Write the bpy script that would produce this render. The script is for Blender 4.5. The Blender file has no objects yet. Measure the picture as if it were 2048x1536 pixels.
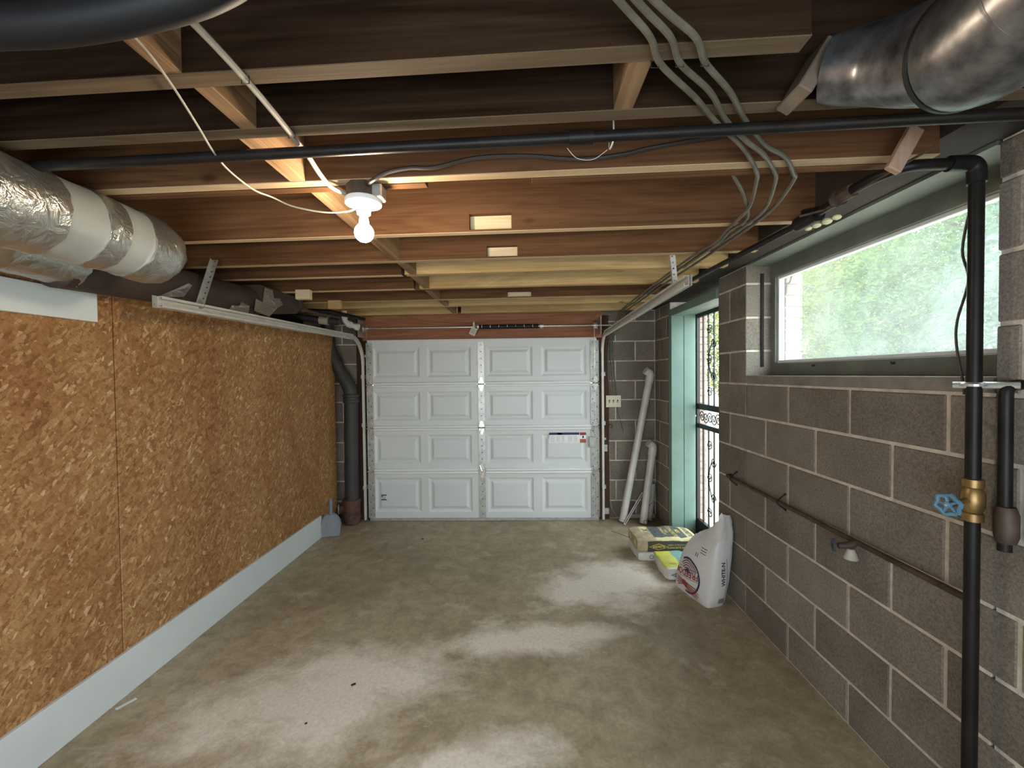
import bpy, bmesh, math, random
from mathutils import Vector, Matrix
from mathutils.bvhtree import BVHTree
random.seed(7)
SC = bpy.context.scene
COL = SC.collection
PI = math.pi

# ------------------------------------------------------------------ camera
cam_d = bpy.data.cameras.new('camera')
cam_d.sensor_fit = 'HORIZONTAL'; cam_d.sensor_width = 36.0; cam_d.lens = 14.806
cam_d.clip_start = 0.02; cam_d.clip_end = 200
cam = bpy.data.objects.new('camera', cam_d); COL.objects.link(cam)
rx, ry, rz = 0.0220, 0.0255, -0.0113
Rm = Matrix.Rotation(rz, 3, 'Z') @ Matrix.Rotation(rx, 3, 'X') @ Matrix.Rotation(ry, 3, 'Y')
M = Rm @ Matrix(((1, 0, 0), (0, 0, -1), (0, 1, 0)))
rot = Matrix((M[0], -M[1], -M[2])).transposed()
cam.matrix_world = Matrix.Translation((-1.364, -4.371, 1.504)) @ rot.to_4x4()
SC.camera = cam

# ------------------------------------------------------------------ world, sun, exposure
W = bpy.data.worlds.new('sky'); SC.world = W; W.use_nodes = True
wb = W.node_tree.nodes['Background']
wb.inputs[0].default_value = (0.80, 0.91, 1.0, 1); wb.inputs[1].default_value = 8.0
sd = bpy.data.lights.new('sun', 'SUN'); sd.energy = 3.0; sd.angle = 0.01; sd.color = (1.0, 0.95, 0.85)
sun = bpy.data.objects.new('sun', sd); COL.objects.link(sun)
sun.rotation_euler = Vector((0.62, 0.32, -0.9)).to_track_quat('-Z', 'Y').to_euler()
BULB = 330.0
vs = SC.view_settings
vs.view_transform = 'Standard'; vs.look = 'None'; vs.exposure = 0.38; vs.gamma = 1.0; vs.use_curve_mapping = False
SC.cycles.max_bounces = 10; SC.cycles.diffuse_bounces = 5; SC.cycles.transparent_max_bounces = 16
SC.cycles.caustics_reflective = False; SC.cycles.caustics_refractive = False
SC.cycles.sample_clamp_indirect = 6.0

def portal(name, loc, sx, sy, direction):
    d = bpy.data.lights.new(name, 'AREA'); d.shape = 'RECTANGLE'; d.size = sx; d.size_y = sy
    d.cycles.is_portal = True
    o = bpy.data.objects.new(name, d); COL.objects.link(o)
    o.location = loc; o.rotation_euler = Vector(direction).to_track_quat('-Z', 'Z').to_euler()
portal('window_portal', (0.32, -2.44, 1.80), 1.34, 0.70, (-1, 0, 0))
portal('door_portal', (0.42, -0.93, 1.05), 0.90, 2.05, (-1, 0, 0))
portal('side_portal', (0.32, -4.55, 1.50), 1.10, 1.20, (-1, 0, 0))
portal('rear_portal', (-1.70, -5.55, 1.10), 2.4, 1.2, (0, 1, 0))

# ------------------------------------------------------------------ materials
def newmat(name):
    m = bpy.data.materials.new(name); m.use_nodes = True
    nt = m.node_tree
    return m, nt, nt.nodes['Principled BSDF']
def nd(nt, typ, **kw):
    n = nt.nodes.new(typ)
    for k, v in kw.items():
        if k.startswith('i_'):
            key = k[2:]
            n.inputs[int(key) if key.isdigit() else key].default_value = v
        else: setattr(n, k, v)
    return n
def coords(nt, scale=(1, 1, 1), kind='Object', rot=(0, 0, 0), rand=0.0):
    tc = nd(nt, 'ShaderNodeTexCoord'); mp = nd(nt, 'ShaderNodeMapping')
    mp.inputs['Scale'].default_value = scale
    src = tc.outputs[kind]
    if any(rot):                       # turn first, stretch afterwards
        m0 = nd(nt, 'ShaderNodeMapping'); m0.inputs['Rotation'].default_value = rot
        nt.links.new(src, m0.inputs[0]); src = m0.outputs[0]
    if rand:
        oi = nd(nt, 'ShaderNodeObjectInfo')
        ml = nd(nt, 'ShaderNodeMath', operation='MULTIPLY'); ml.inputs[1].default_value = rand
        nt.links.new(oi.outputs['Random'], ml.inputs[0])
        ad = nd(nt, 'ShaderNodeVectorMath', operation='ADD')
        nt.links.new(src, ad.inputs[0]); nt.links.new(ml.outputs[0], ad.inputs[1]); src = ad.outputs[0]
    nt.links.new(src, mp.inputs[0])
    return mp.outputs[0]
def noise(nt, vec, scale=5, detail=4, rough=0.55, dist=0.0):
    n = nd(nt, 'ShaderNodeTexNoise'); n.inputs['Scale'].default_value = scale
    n.inputs['Detail'].default_value = detail; n.inputs['Roughness'].default_value = rough
    n.inputs['Distortion'].default_value = dist
    if vec is not None: nt.links.new(vec, n.inputs['Vector'])
    return n
def ramp(nt, fac, stops, interp='LINEAR'):
    r = nd(nt, 'ShaderNodeValToRGB'); r.color_ramp.interpolation = interp
    el = r.color_ramp.elements
    while len(el) < len(stops): el.new(0.5)
    for e, (p, c) in zip(el, stops):
        e.position = p; e.color = (*c, 1) if len(c) == 3 else c
    nt.links.new(fac, r.inputs[0]); return r.outputs[0]
def mix(nt, fac, a, b, blend='MIX'):
    n = nd(nt, 'ShaderNodeMix', data_type='RGBA', blend_type=blend)
    for sock, v in ((n.inputs[0], fac), (n.inputs[6], a), (n.inputs[7], b)):
        if isinstance(v, bpy.types.NodeSocket): nt.links.new(v, sock)
        elif isinstance(v, (int, float)): sock.default_value = v
        else: sock.default_value = (*v, 1)
    return n.outputs[2]
def bump(nt, bs, h, strength=0.3, dist=0.01):
    b = nd(nt, 'ShaderNodeBump'); b.inputs['Strength'].default_value = strength; b.inputs['Distance'].default_value = dist
    nt.links.new(h, b.inputs['Height']); nt.links.new(b.outputs[0], bs.inputs['Normal'])
def plain(name, col, rough=0.5, metal=0.0, var=0.0, vscale=8, bmp=0.0, bscale=40, rand=0.0, spec=None):
    m, nt, bs = newmat(name)
    bs.inputs['Roughness'].default_value = rough; bs.inputs['Metallic'].default_value = metal
    if spec is not None: bs.inputs['Specular IOR Level'].default_value = spec
    if var:
        v = coords(nt, rand=rand)
        n = noise(nt, v, vscale, 6)
        c = ramp(nt, n.outputs[0], [(0.3, tuple(x*(1-var) for x in col)), (0.7, tuple(min(1, x*(1+var)) for x in col))])
        nt.links.new(c, bs.inputs['Base Color'])
    else: bs.inputs['Base Color'].default_value = (*col, 1)
    if bmp:
        v = coords(nt, rand=rand); n = noise(nt, v, bscale, 5); bump(nt, bs, n.outputs[0], bmp)
    return m
def wood(name, dark, light, axis='x', knots=True, grain=1.0, rough=0.8, spec=0.18):
    m, nt, bs = newmat(name); bs.inputs['Roughness'].default_value = rough
    bs.inputs['Specular IOR Level'].default_value = spec
    s = [60, 60, 60]; s['xyz'.index(axis)] = 1.6
    v = coords(nt, s, rand=37.0)
    n1 = noise(nt, v, 1.0*grain, 5, 0.6, 0.6)
    s2 = [7, 7, 7]; s2['xyz'.index(axis)] = 0.7
    v2 = coords(nt, s2, rand=37.0)
    n2 = noise(nt, v2, 1.0, 3, 0.5, 1.2)
    wv = nd(nt, 'ShaderNodeMath', operation='MULTIPLY'); wv.inputs[1].default_value = 30.0
    nt.links.new(n2.outputs[0], wv.inputs[0])
    sn = nd(nt, 'ShaderNodeMath', operation='SINE'); nt.links.new(wv.outputs[0], sn.inputs[0])
    rg = nd(nt, 'ShaderNodeMapRange'); rg.inputs[1].default_value = -1; rg.inputs[2].default_value = 1
    nt.links.new(sn.outputs[0], rg.inputs[0])
    f = nd(nt, 'ShaderNodeMath', operation='MULTIPLY_ADD'); f.inputs[1].default_value = 0.17
    nt.links.new(rg.outputs[0], f.inputs[0])
    h = nd(nt, 'ShaderNodeMath', operation='MULTIPLY'); h.inputs[1].default_value = 0.88
    nt.links.new(n1.outputs[0], h.inputs[0]); nt.links.new(h.outputs[0], f.inputs[2])
    c = ramp(nt, f.outputs[0], [(0.25, dark), (0.75, light)])
    oi = nd(nt, 'ShaderNodeObjectInfo')
    hv = nd(nt, 'ShaderNodeHueSaturation')
    mr = nd(nt, 'ShaderNodeMapRange'); mr.inputs[3].default_value = 0.82; mr.inputs[4].default_value = 1.15
    nt.links.new(oi.outputs['Random'], mr.inputs[0]); nt.links.new(mr.outputs[0], hv.inputs['Value'])
    nt.links.new(c, hv.inputs['Color']); c = hv.outputs[0]
    if knots:
        sk = [3.2, 3.2, 3.2]; sk['xyz'.index(axis)] = 1.5
        vk = coords(nt, sk, rand=37.0)
        vo = nd(nt, 'ShaderNodeTexVoronoi'); vo.inputs['Scale'].default_value = 1.6
        nt.links.new(vk, vo.inputs['Vector'])
        k = ramp(nt, vo.outputs['Distance'], [(0.03, (1, 1, 1)), (0.10, (0, 0, 0))])
        c = mix(nt, k, c, (0.06, 0.02, 0.008))
    nt.links.new(c, bs.inputs['Base Color'])
    bump(nt, bs, n1.outputs[0], 0.25, 0.004)
    return m

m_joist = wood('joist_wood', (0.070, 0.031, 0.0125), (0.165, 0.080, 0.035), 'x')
m_joist_shade = wood('shaded_joist_wood', (0.011, 0.0055, 0.0032), (0.037, 0.021, 0.012), 'x', rough=0.95, spec=0.04)  # joist wood darkened to paint the shade on the unlit near joists
m_lit_edge = wood('lit_edge_wood', (0.42, 0.29, 0.165), (0.62, 0.47, 0.29), 'x', knots=False)  # paler wood that paints the light caught on joist undersides
m_lit_edge_dim = wood('dim_lit_edge_wood', (0.075, 0.05, 0.03), (0.15, 0.105, 0.062), 'x', knots=False)  # dimmer version of the painted underside light, for the shaded joists
m_joist_y = wood('blocking_wood', (0.15, 0.085, 0.042), (0.34, 0.215, 0.115), 'y', knots=False)
m_pale = wood('pale_lumber', (0.32, 0.20, 0.075), (0.55, 0.39, 0.19), 'x')
m_cut = wood('fresh_cut_wood', (0.55, 0.42, 0.24), (0.78, 0.66, 0.44), 'x', knots=False, grain=0.7)
m_header = wood('header_wood', (0.22, 0.085, 0.045), (0.40, 0.185, 0.105), 'x', knots=False)
m_darkwood = wood('dark_wood', (0.03, 0.016, 0.009), (0.075, 0.038, 0.02), 'z', knots=False)
m_beam = plain('dark_beam_wood', (0.030, 0.020, 0.013), 0.85, var=0.4, vscale=6)
m_white = plain('white_painted_board', (0.72, 0.76, 0.75), 0.55, var=0.05, vscale=3, bmp=0.05)
m_green = plain('mint_green_paint', (0.17, 0.265, 0.215), 0.45, var=0.12, vscale=4)
m_green2 = plain('grey_green_paint', (0.15, 0.16, 0.13), 0.55, var=0.22, vscale=5)
m_iron = plain('black_iron', (0.012, 0.011, 0.010), 0.5, 0.0)
m_blackpipe = plain('black_pipe', (0.012, 0.010, 0.009), 0.45, 0.0, var=0.4, vscale=14, spec=0.22)
m_brownpipe = plain('rusty_pipe', (0.075, 0.05, 0.035), 0.6, 0.2, var=0.45, vscale=20)
m_castiron = plain('drain_pipe', (0.034, 0.032, 0.031), 0.6, 0.0, var=0.3, vscale=10)
m_rust = plain('rusted_iron', (0.10, 0.045, 0.03), 0.85, 0.0, var=0.5, vscale=12, bmp=0.3)
m_brass = plain('aged_brass', (0.30, 0.19, 0.07), 0.4, 0.7, var=0.35, vscale=20)
m_blue = plain('blue_handwheel', (0.10, 0.22, 0.32), 0.5, var=0.3, vscale=30)
m_hole = plain('hole_black', (0.008, 0.008, 0.008), 0.9)
m_galv = plain('galvanised_steel', (0.48, 0.48, 0.44), 0.40, 0.55, var=0.2, vscale=25)
m_track = plain('track_steel', (0.64, 0.62, 0.56), 0.45, 0.25, var=0.12, vscale=12)
m_steel = plain('bright_steel', (0.75, 0.74, 0.70), 0.25, 0.8)
m_spring = plain('spring_black', (0.018, 0.012, 0.012), 0.45, 0.2)
m_doorpaint = plain('garage_door_paint', (0.66, 0.68, 0.655), 0.42, var=0.03, vscale=2, bmp=0.08, bscale=160)
m_rail = plain('rail_white', (0.84, 0.84, 0.80), 0.25)
m_pvc = plain('white_pvc', (0.66, 0.63, 0.58), 0.35, var=0.1, vscale=9)
m_pvcdirty = plain('dirty_pvc', (0.42, 0.39, 0.33), 0.5, var=0.2, vscale=14)
m_porcelain = plain('white_porcelain', (0.82, 0.82, 0.80), 0.15)
m_ivory = plain('ivory_plate', (0.68, 0.62, 0.46), 0.4)
m_grey_plastic = plain('grey_plastic', (0.17, 0.185, 0.20), 0.5, var=0.12, vscale=20)
m_cable_w = plain('white_cable', (0.36, 0.335, 0.285), 0.5, var=0.2, vscale=30)
m_cable_g = plain('grey_cable', (0.115, 0.104, 0.074), 0.5, var=0.3, vscale=22, bmp=0.2)
m_cable_k = plain('dark_cable', (0.035, 0.028, 0.022), 0.45)
m_hose = plain('black_hose', (0.010, 0.010, 0.011), 0.55, spec=0.25)
m_paper = plain('paper_tag', (0.62, 0.58, 0.50), 0.8)
m_ink = plain('black_ink', (0.02, 0.02, 0.025), 0.7)
m_inkw = plain('white_ink', (0.82, 0.82, 0.80), 0.7)
m_navy = plain('navy_ink', (0.02, 0.024, 0.09), 0.6)
m_red = plain('red_ink', (0.30, 0.035, 0.03), 0.6)
m_orange = plain('orange_ink', (0.42, 0.09, 0.03), 0.6)
m_yellow = plain('yellow_ink', (0.62, 0.50, 0.14), 0.6)
m_foam = plain('yellow_foam', (0.75, 0.70, 0.42), 0.8, bmp=0.4)
m_brick = plain('outside_brick', (0.36, 0.27, 0.22), 0.85, var=0.25, vscale=14, bmp=0.3, rand=9.0)
m_mortar = plain('mortar', (0.56, 0.49, 0.40), 0.95, var=0.22, vscale=18, bmp=0.5, bscale=60)
m_concrete_sill = plain('sill_concrete', (0.22, 0.19, 0.155), 0.9, var=0.25, vscale=10, bmp=0.3)

def make_block_mat():
    m, nt, bs = newmat('concrete_block'); bs.inputs['Roughness'].default_value = 0.95
    bs.inputs['Specular IOR Level'].default_value = 0.15
    v = coords(nt, rand=53.0)
    n1 = noise(nt, v, 3.0, 5, 0.6); n2 = noise(nt, v, 130, 3, 0.7)
    c = ramp(nt, n1.outputs[0], [(0.3, (0.170, 0.145, 0.118)), (0.7, (0.255, 0.222, 0.184))])
    sp = ramp(nt, n2.outputs[0], [(0.35, (0.72, 0.72, 0.72)), (0.65, (1.25, 1.25, 1.25))])
    c = mix(nt, 1.0, c, sp, 'MULTIPLY')
    oi = nd(nt, 'ShaderNodeObjectInfo')
    rv = ramp(nt, oi.outputs['Random'], [(0.0, (0.86, 0.85, 0.84)), (1.0, (1.13, 1.12, 1.10))])
    c = mix(nt, 1.0, c, rv, 'MULTIPLY')
    nt.links.new(c, bs.inputs['Base Color']); bump(nt, bs, n2.outputs[0], 0.55, 0.003)
    return m
m_block = make_block_mat()

def make_floor_mat():
    m, nt, bs = newmat('concrete_floor'); bs.inputs['Specular IOR Level'].default_value = 0.35
    v = coords(nt)
    n1 = noise(nt, v, 1.1, 6, 0.6, 0.3); n2 = noise(nt, coords(nt, (1.0, 1.25, 1)), 3.0, 9, 0.70, 0.25)
    n3 = noise(nt, v, 55, 4, 0.7); n4 = noise(nt, v, 9, 7, 0.7, 0.4)
    base = ramp(nt, n1.outputs[0], [(0.28, (0.31, 0.245, 0.152)), (0.5, (0.42, 0.342, 0.228)), (0.72, (0.50, 0.42, 0.298))])
    st = ramp(nt, n4.outputs[0], [(0.30, (0.70, 0.68, 0.64)), (0.6, (1.06, 1.05, 1.04))])
    base = mix(nt, 1.0, base, st, 'MULTIPLY')
    # pale worn patch left by dust and traffic: shape from noise, placed on the slab
    tc = nd(nt, 'ShaderNodeTexCoord')
    def blob(cx, cy, sx, sy, ang):
        mp = nd(nt, 'ShaderNodeMapping', vector_type='TEXTURE')
        mp.inputs['Location'].default_value = (cx, cy, 0); mp.inputs['Scale'].default_value = (sx, sy, 1)
        mp.inputs['Rotation'].default_value = (0, 0, ang)
        nt.links.new(tc.outputs['Object'], mp.inputs[0])
        ln = nd(nt, 'ShaderNodeVectorMath', operation='LENGTH'); nt.links.new(mp.outputs[0], ln.inputs[0])
        r = nd(nt, 'ShaderNodeMapRange', interpolation_type='SMOOTHSTEP')
        r.inputs[1].default_value = 0.1; r.inputs[2].default_value = 1.1; r.inputs[3].default_value = 1; r.inputs[4].default_value = 0
        nt.links.new(ln.outputs['Value'], r.inputs[0]); return r.outputs[0]
    bl = [blob(-2.35, -2.45, 0.95, 0.55, 0.35), blob(-1.35, -2.0, 0.85, 0.22, 0.10), blob(-0.75, -1.35, 0.8, 0.5, 0.4), blob(-1.6, -2.8, 0.6, 0.2, 0.3)]
    s = bl[0]
    for b in bl[1:]:
        mx = nd(nt, 'ShaderNodeMath', operation='MAXIMUM'); nt.links.new(s, mx.inputs[0]); nt.links.new(b, mx.inputs[1]); s = mx.outputs[0]
    w = nd(nt, 'ShaderNodeMath', operation='MULTIPLY_ADD'); w.inputs[1].default_value = 0.42
    nt.links.new(s, w.inputs[0]); nt.links.new(n2.outputs[0], w.inputs[2])
    k = ramp(nt, w.outputs[0], [(0.58, (0, 0, 0)), (0.86, (1, 1, 1))])
    base = mix(nt, k, base, (0.80, 0.71, 0.59))
    sp = ramp(nt, n3.outputs[0], [(0.3, (0.85, 0.85, 0.85)), (0.7, (1.12, 1.12, 1.12))])
    base = mix(nt, 1.0, base, sp, 'MULTIPLY')
    nt.links.new(base, bs.inputs['Base Color'])
    rr = ramp(nt, n1.outputs[0], [(0.3, (0.5, 0.5, 0.5)), (0.7, (0.72, 0.72, 0.72))]); nt.links.new(rr, bs.inputs['Roughness'])
    bump(nt, bs, n4.outputs[0], 0.12, 0.004)
    return m
m_floor = make_floor_mat()

def make_osb():
    m, nt, bs = newmat('oriented_strand_board'); bs.inputs['Roughness'].default_value = 0.62
    bs.inputs['Specular IOR Level'].default_value = 0.3
    cols = []
    for i, (ang, sa, sb) in enumerate([(0.6, 26, 58), (1.45, 28, 62), (-0.75, 26, 56), (2.3, 40, 90)]):
        v = coords(nt, (1, sa, sb), rot=(ang, 0, 0))
        dn = noise(nt, coords(nt, (9, 9, 9)), 1.3, 3, 0.6)
        ad = nd(nt, 'ShaderNodeVectorMath', operation='MULTIPLY_ADD')
        ad.inputs[1].default_value = (0.0, 2.2, 2.2)
        nt.links.new(dn.outputs['Color'], ad.inputs[0]); nt.links.new(v, ad.inputs[2])
        vo = nd(nt, 'ShaderNodeTexVoronoi'); vo.inputs['Scale'].default_value = 1.0
        nt.links.new(ad.outputs[0], vo.inputs['Vector'])
        sx = nd(nt, 'ShaderNodeSeparateColor'); nt.links.new(vo.outputs['Color'], sx.inputs[0])
        cols.append((sx, vo))
    def col(s):
        return ramp(nt, s, [(0.0, (0.27, 0.132, 0.052)), (0.35, (0.36, 0.190, 0.077)), (0.75, (0.43, 0.245, 0.107)), (0.94, (0.52, 0.325, 0.16)), (1.0, (0.68, 0.49, 0.30))])
    c = col(cols[0][0].outputs[0])
    for k in (1, 2, 3):
        msk = ramp(nt, cols[k][0].outputs[1], [(0.55, (0, 0, 0)), (0.58, (1, 1, 1))])
        c = mix(nt, msk, c, col(cols[k][0].outputs[0]))
    big = noise(nt, coords(nt, (1, 1.6, 0.7), rand=3.0), 1.6, 5, 0.6)
    t = ramp(nt, big.outputs[0], [(0.32, (0.80, 0.66, 0.58)), (0.62, (1.06, 1.04, 1.0))])
    c = mix(nt, 1.0, c, t, 'MULTIPLY')
    fib = noise(nt, coords(nt, (1, 30, 90), rot=(0.7, 0, 0)), 2.0, 6, 0.7, 0.8)
    c = mix(nt, 1.0, c, ramp(nt, fib.outputs[0], [(0.32, (0.72, 0.70, 0.66)), (0.66, (1.22, 1.20, 1.16))]), 'MULTIPLY')
    nt.links.new(c, bs.inputs['Base Color'])
    bump(nt, bs, cols[1][0].outputs[0], 0.35, 0.004)
    return m
m_osb = make_osb()

def make_foil():
    m, nt, bs = newmat('foil_tape'); bs.inputs['Metallic'].default_value = 0.9; bs.inputs['Roughness'].default_value = 0.28
    bs.inputs['Base Color'].default_value = (0.55, 0.56, 0.54, 1)
    v = coords(nt); n = noise(nt, v, 22, 4, 0.6, 1.0); bump(nt, bs, n.outputs[0], 0.55, 0.015); return m
m_foil = make_foil()
m_jacket = plain('silver_jacket', (0.42, 0.45, 0.44), 0.33, 0.35, var=0.12, vscale=5, bmp=0.1, bscale=14)
m_duct = plain('galvanised_duct', (0.24, 0.24, 0.25), 0.33, 0.85, var=0.55, vscale=26, bmp=0.10, bscale=12)
m_flexduct = plain('tan_flex_duct', (0.34, 0.25, 0.17), 0.4, 0.4, var=0.35, vscale=12, bmp=0.7, bscale=16)
m_brownduct = plain('brown_duct', (0.050, 0.034, 0.027), 0.7, var=0.2, vscale=9)

def make_glass():
    m, nt, bs = newmat('dusty_window_glass')
    out = nt.nodes['Material Output']
    tr = nd(nt, 'ShaderNodeBsdfTransparent'); tr.inputs[0].default_value = (0.97, 1.0, 0.98, 1)
    gl = nd(nt, 'ShaderNodeBsdfGlossy'); gl.inputs['Roughness'].default_value = 0.05
    tl = nd(nt, 'ShaderNodeBsdfTranslucent'); tl.inputs[0].default_value = (0.92, 0.97, 0.95, 1)
    n = noise(nt, coords(nt), 4, 6, 0.7)
    dr = ramp(nt, n.outputs[0], [(0.3, (0.05, 0.05, 0.05)), (0.75, (0.12, 0.12, 0.12))])
    a = nd(nt, 'ShaderNodeMixShader'); nt.links.new(dr, a.inputs[0]); nt.links.new(tr.outputs[0], a.inputs[1]); nt.links.new(tl.outputs[0], a.inputs[2])
    b = nd(nt, 'ShaderNodeMixShader'); b.inputs[0].default_value = 0.04
    nt.links.new(a.outputs[0], b.inputs[1]); nt.links.new(gl.outputs[0], b.inputs[2])
    nt.links.new(b.outputs[0], out.inputs[0]); return m
m_glass = make_glass()

def make_leaf(name, c1, c2):
    m, nt, bs = newmat(name)
    out = nt.nodes['Material Output']
    n = noise(nt, coords(nt), 2.2, 4)
    n2 = noise(nt, coords(nt), 14, 2)
    c = ramp(nt, n.outputs[0], [(0.3, c1), (0.7, c2)])
    k = ramp(nt, n2.outputs[0], [(0.3, (0.45, 0.5, 0.5)), (0.7, (1.75, 1.65, 1.35))])
    c = mix(nt, 1.0, c, k, 'MULTIPLY')
    di = nd(nt, 'ShaderNodeBsdfDiffuse'); tl = nd(nt, 'ShaderNodeBsdfTranslucent')
    nt.links.new(c, di.inputs[0]); nt.links.new(c, tl.inputs[0])
    a = nd(nt, 'ShaderNodeMixShader'); a.inputs[0].default_value = 0.45
    nt.links.new(di.outputs[0], a.inputs[1]); nt.links.new(tl.outputs[0], a.inputs[2])
    nt.links.new(a.outputs[0], out.inputs[0]); return m
m_leaf = [make_leaf('leaf_green', (0.050, 0.095, 0.035), (0.130, 0.19, 0.07)),
          make_leaf('leaf_yellow_green', (0.095, 0.135, 0.04), (0.215, 0.225, 0.075)),
          make_leaf('leaf_blue_green', (0.055, 0.105, 0.072), (0.130, 0.195, 0.135))]
m_bark = plain('bark', (0.12, 0.09, 0.065), 0.9, var=0.3, bmp=0.5)
m_ground = plain('pale_driveway', (0.52, 0.46, 0.38), 0.9, var=0.15, vscale=2)

mb_, nt_, bs_ = newmat('lit_bulb')
bs_.inputs['Base Color'].default_value = (1, 1, 1, 1)
bs_.inputs['Emission Color'].default_value = (1.0, 0.80, 0.58, 1); bs_.inputs['Emission Strength'].default_value = BULB
m_bulb = mb_

# ------------------------------------------------------------------ mesh helpers
class MB:
    def __init__(s): s.v = []; s.f = []; s.mi = []
    def add(s, verts, faces, mi=0):
        b = len(s.v); s.v += [tuple(p) for p in verts]
        s.f += [tuple(i + b for i in f) for f in faces]; s.mi += [mi] * len(faces); return s
    def box(s, x0, x1, y0, y1, z0, z1, bev=0.0, mi=0, mat=None):
        if bev <= 0:
            vs = [(x0, y0, z0), (x1, y0, z0), (x1, y1, z0), (x0, y1, z0), (x0, y0, z1), (x1, y0, z1), (x1, y1, z1), (x0, y1, z1)]
            fs = [(0, 3, 2, 1), (4, 5, 6, 7), (0, 1, 5, 4), (1, 2, 6, 5), (2, 3, 7, 6), (3, 0, 4, 7)]
        else:
            bm = bmesh.new(); bmesh.ops.create_cube(bm, size=1)
            for v in bm.verts:
                v.co = Vector(((x0+x1)/2 + v.co.x*(x1-x0), (y0+y1)/2 + v.co.y*(y1-y0), (z0+z1)/2 + v.co.z*(z1-z0)))
            bmesh.ops.bevel(bm, geom=bm.edges[:], offset=bev, segments=1, affect='EDGES', profile=0.5)
            vs = [v.co.copy() for v in bm.verts]; bm.verts.index_update()
            fs = [[v.index for v in f.verts] for f in bm.faces]; bm.free()
        if mat is not None: vs = [mat @ Vector(p) for p in vs]
        return s.add(vs, fs, mi)
    def tube(s, path, r, seg=10, caps=True, mi=0, squash=None):
        P = [Vector(p) for p in path]; n = len(P)
        rr = r if isinstance(r, (list, tuple)) else [r]*n
        up = None; rings = []
        for i in range(n):
            t = (P[min(i+1, n-1)] - P[max(i-1, 0)]).normalized()
            if up is None:
                a = Vector((0, 0, 1)) if abs(t.z) < 0.9 else Vector((1, 0, 0)); up = (a - t*a.dot(t)).normalized()
            else:
                up = (up - t*up.dot(t))
                up = up.normalized() if up.length > 1e-6 else t.orthogonal().normalized()
            sd_ = t.cross(up)
            rings.append([P[i] + (up*math.cos(2*PI*k/seg) + sd_*math.sin(2*PI*k/seg))*rr[i] for k in range(seg)])
        vs = [p for rg in rings for p in rg]; fs = []
        for i in range(n-1):
            for k in range(seg):
                k2 = (k+1) % seg
                fs.append((i*seg+k, i*seg+k2, (i+1)*seg+k2, (i+1)*seg+k))
        if caps: fs.append(tuple(range(seg-1, -1, -1))); fs.append(tuple((n-1)*seg+k for k in range(seg)))
        return s.add(vs, fs, mi)
    def lathe(s, prof, origin, axis=(0, 0, 1), seg=20, mi=0, caps=True):
        # prof: list of (r, h) along the axis
        ax = Vector(axis).normalized(); a = ax.orthogonal().normalized(); b = ax.cross(a); o = Vector(origin)
        vs = []; fs = []
        for r, h in prof:
            for k in range(seg):
                vs.append(o + ax*h + (a*math.cos(2*PI*k/seg) + b*math.sin(2*PI*k/seg))*max(r, 1e-5))
        for i in range(len(prof)-1):
            for k in range(seg):
                k2 = (k+1) % seg
                fs.append((i*seg+k, i*seg+k2, (i+1)*seg+k2, (i+1)*seg+k))
        if caps:
            fs.append(tuple(range(seg-1, -1, -1))); fs.append(tuple((len(prof)-1)*seg+k for k in range(seg)))
        return s.add(vs, fs, mi)
    def prism(s, poly, d0, d1, axis='y', mi=0):
        # poly: 2-D outline in the plane normal to axis
        n = len(poly)
        def P(a, b, d): return {'y': (a, d, b), 'x': (d, a, b), 'z': (a, b, d)}[axis]
        vs = [P(a, b, d0) for a, b in poly] + [P(a, b, d1) for a, b in poly]
        fs = [tuple(range(n)), tuple(range(2*n-1, n-1, -1))]
        for i in range(n): j = (i+1) % n; fs.append((i, i+n, j+n, j))
        return s.add(vs, fs, mi)
    def sweep(s, profile, path, side=(1, 0, 0), mi=0):
        # open profile of (a, b): a along `side`, b along the in-plane normal of the path
        P = [Vector(p) for p in path]; n = len(P); S = Vector(side); m = len(profile); vs = []; fs = []
        for i in range(n):
            t = (P[min(i+1, n-1)] - P[max(i-1, 0)]).normalized(); N = S.cross(t).normalized()
            vs += [P[i] + S*a + N*b for a, b in profile]
        for i in range(n-1):
            for k in range(m):
                k2 = (k+1) % m
                fs.append((i*m+k, i*m+k2, (i+1)*m+k2, (i+1)*m+k))
        fs.append(tuple(range(m-1, -1, -1))); fs.append(tuple((n-1)*m+k for k in range(m)))
        return s.add(vs, fs, mi)
    def mesh(s, name, smooth=False):
        me = bpy.data.meshes.new(name); me.from_pydata(s.v, [], s.f)
        me.polygons.foreach_set('material_index', s.mi)
        bm = bmesh.new(); bm.from_mesh(me); bmesh.ops.recalc_face_normals(bm, faces=bm.faces[:])
        if smooth:
            for f in bm.faces: f.smooth = True
            for e in bm.edges:
                if len(e.link_faces) == 2 and e.calc_face_angle(0) > 0.75: e.smooth = False
        bm.to_mesh(me); bm.free(); me.update(); return me
    def build(s, name, mats, parent=None, smooth=False, **props):
        me = s.mesh(name, smooth)
        for m in (mats if isinstance(mats, (list, tuple)) else [mats]): me.materials.append(m)
        return link(name, me, parent, **props)
def link(name, me, parent=None, **props):
    o = bpy.data.objects.new(name, me); COL.objects.link(o)
    if parent is not None:
        o.parent = parent; o.matrix_parent_inverse = inv(parent)
    for k, v in props.items(): o[k] = v
    return o
def wmat(o):
    m = Matrix.LocRotScale(o.location, o.rotation_euler, None)
    return (wmat(o.parent) @ o.matrix_parent_inverse @ m) if o.parent else m
def inv(o): return wmat(o).inverted()
def thing(name, label, cat, loc=(0, 0, 0), group=None, kind=None):
    o = bpy.data.objects.new(name, None); COL.objects.link(o); o.location = loc; o.empty_display_size = 0.05
    o['label'] = label; o['category'] = cat
    if group: o['group'] = group
    if kind: o['kind'] = kind
    return o
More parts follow.
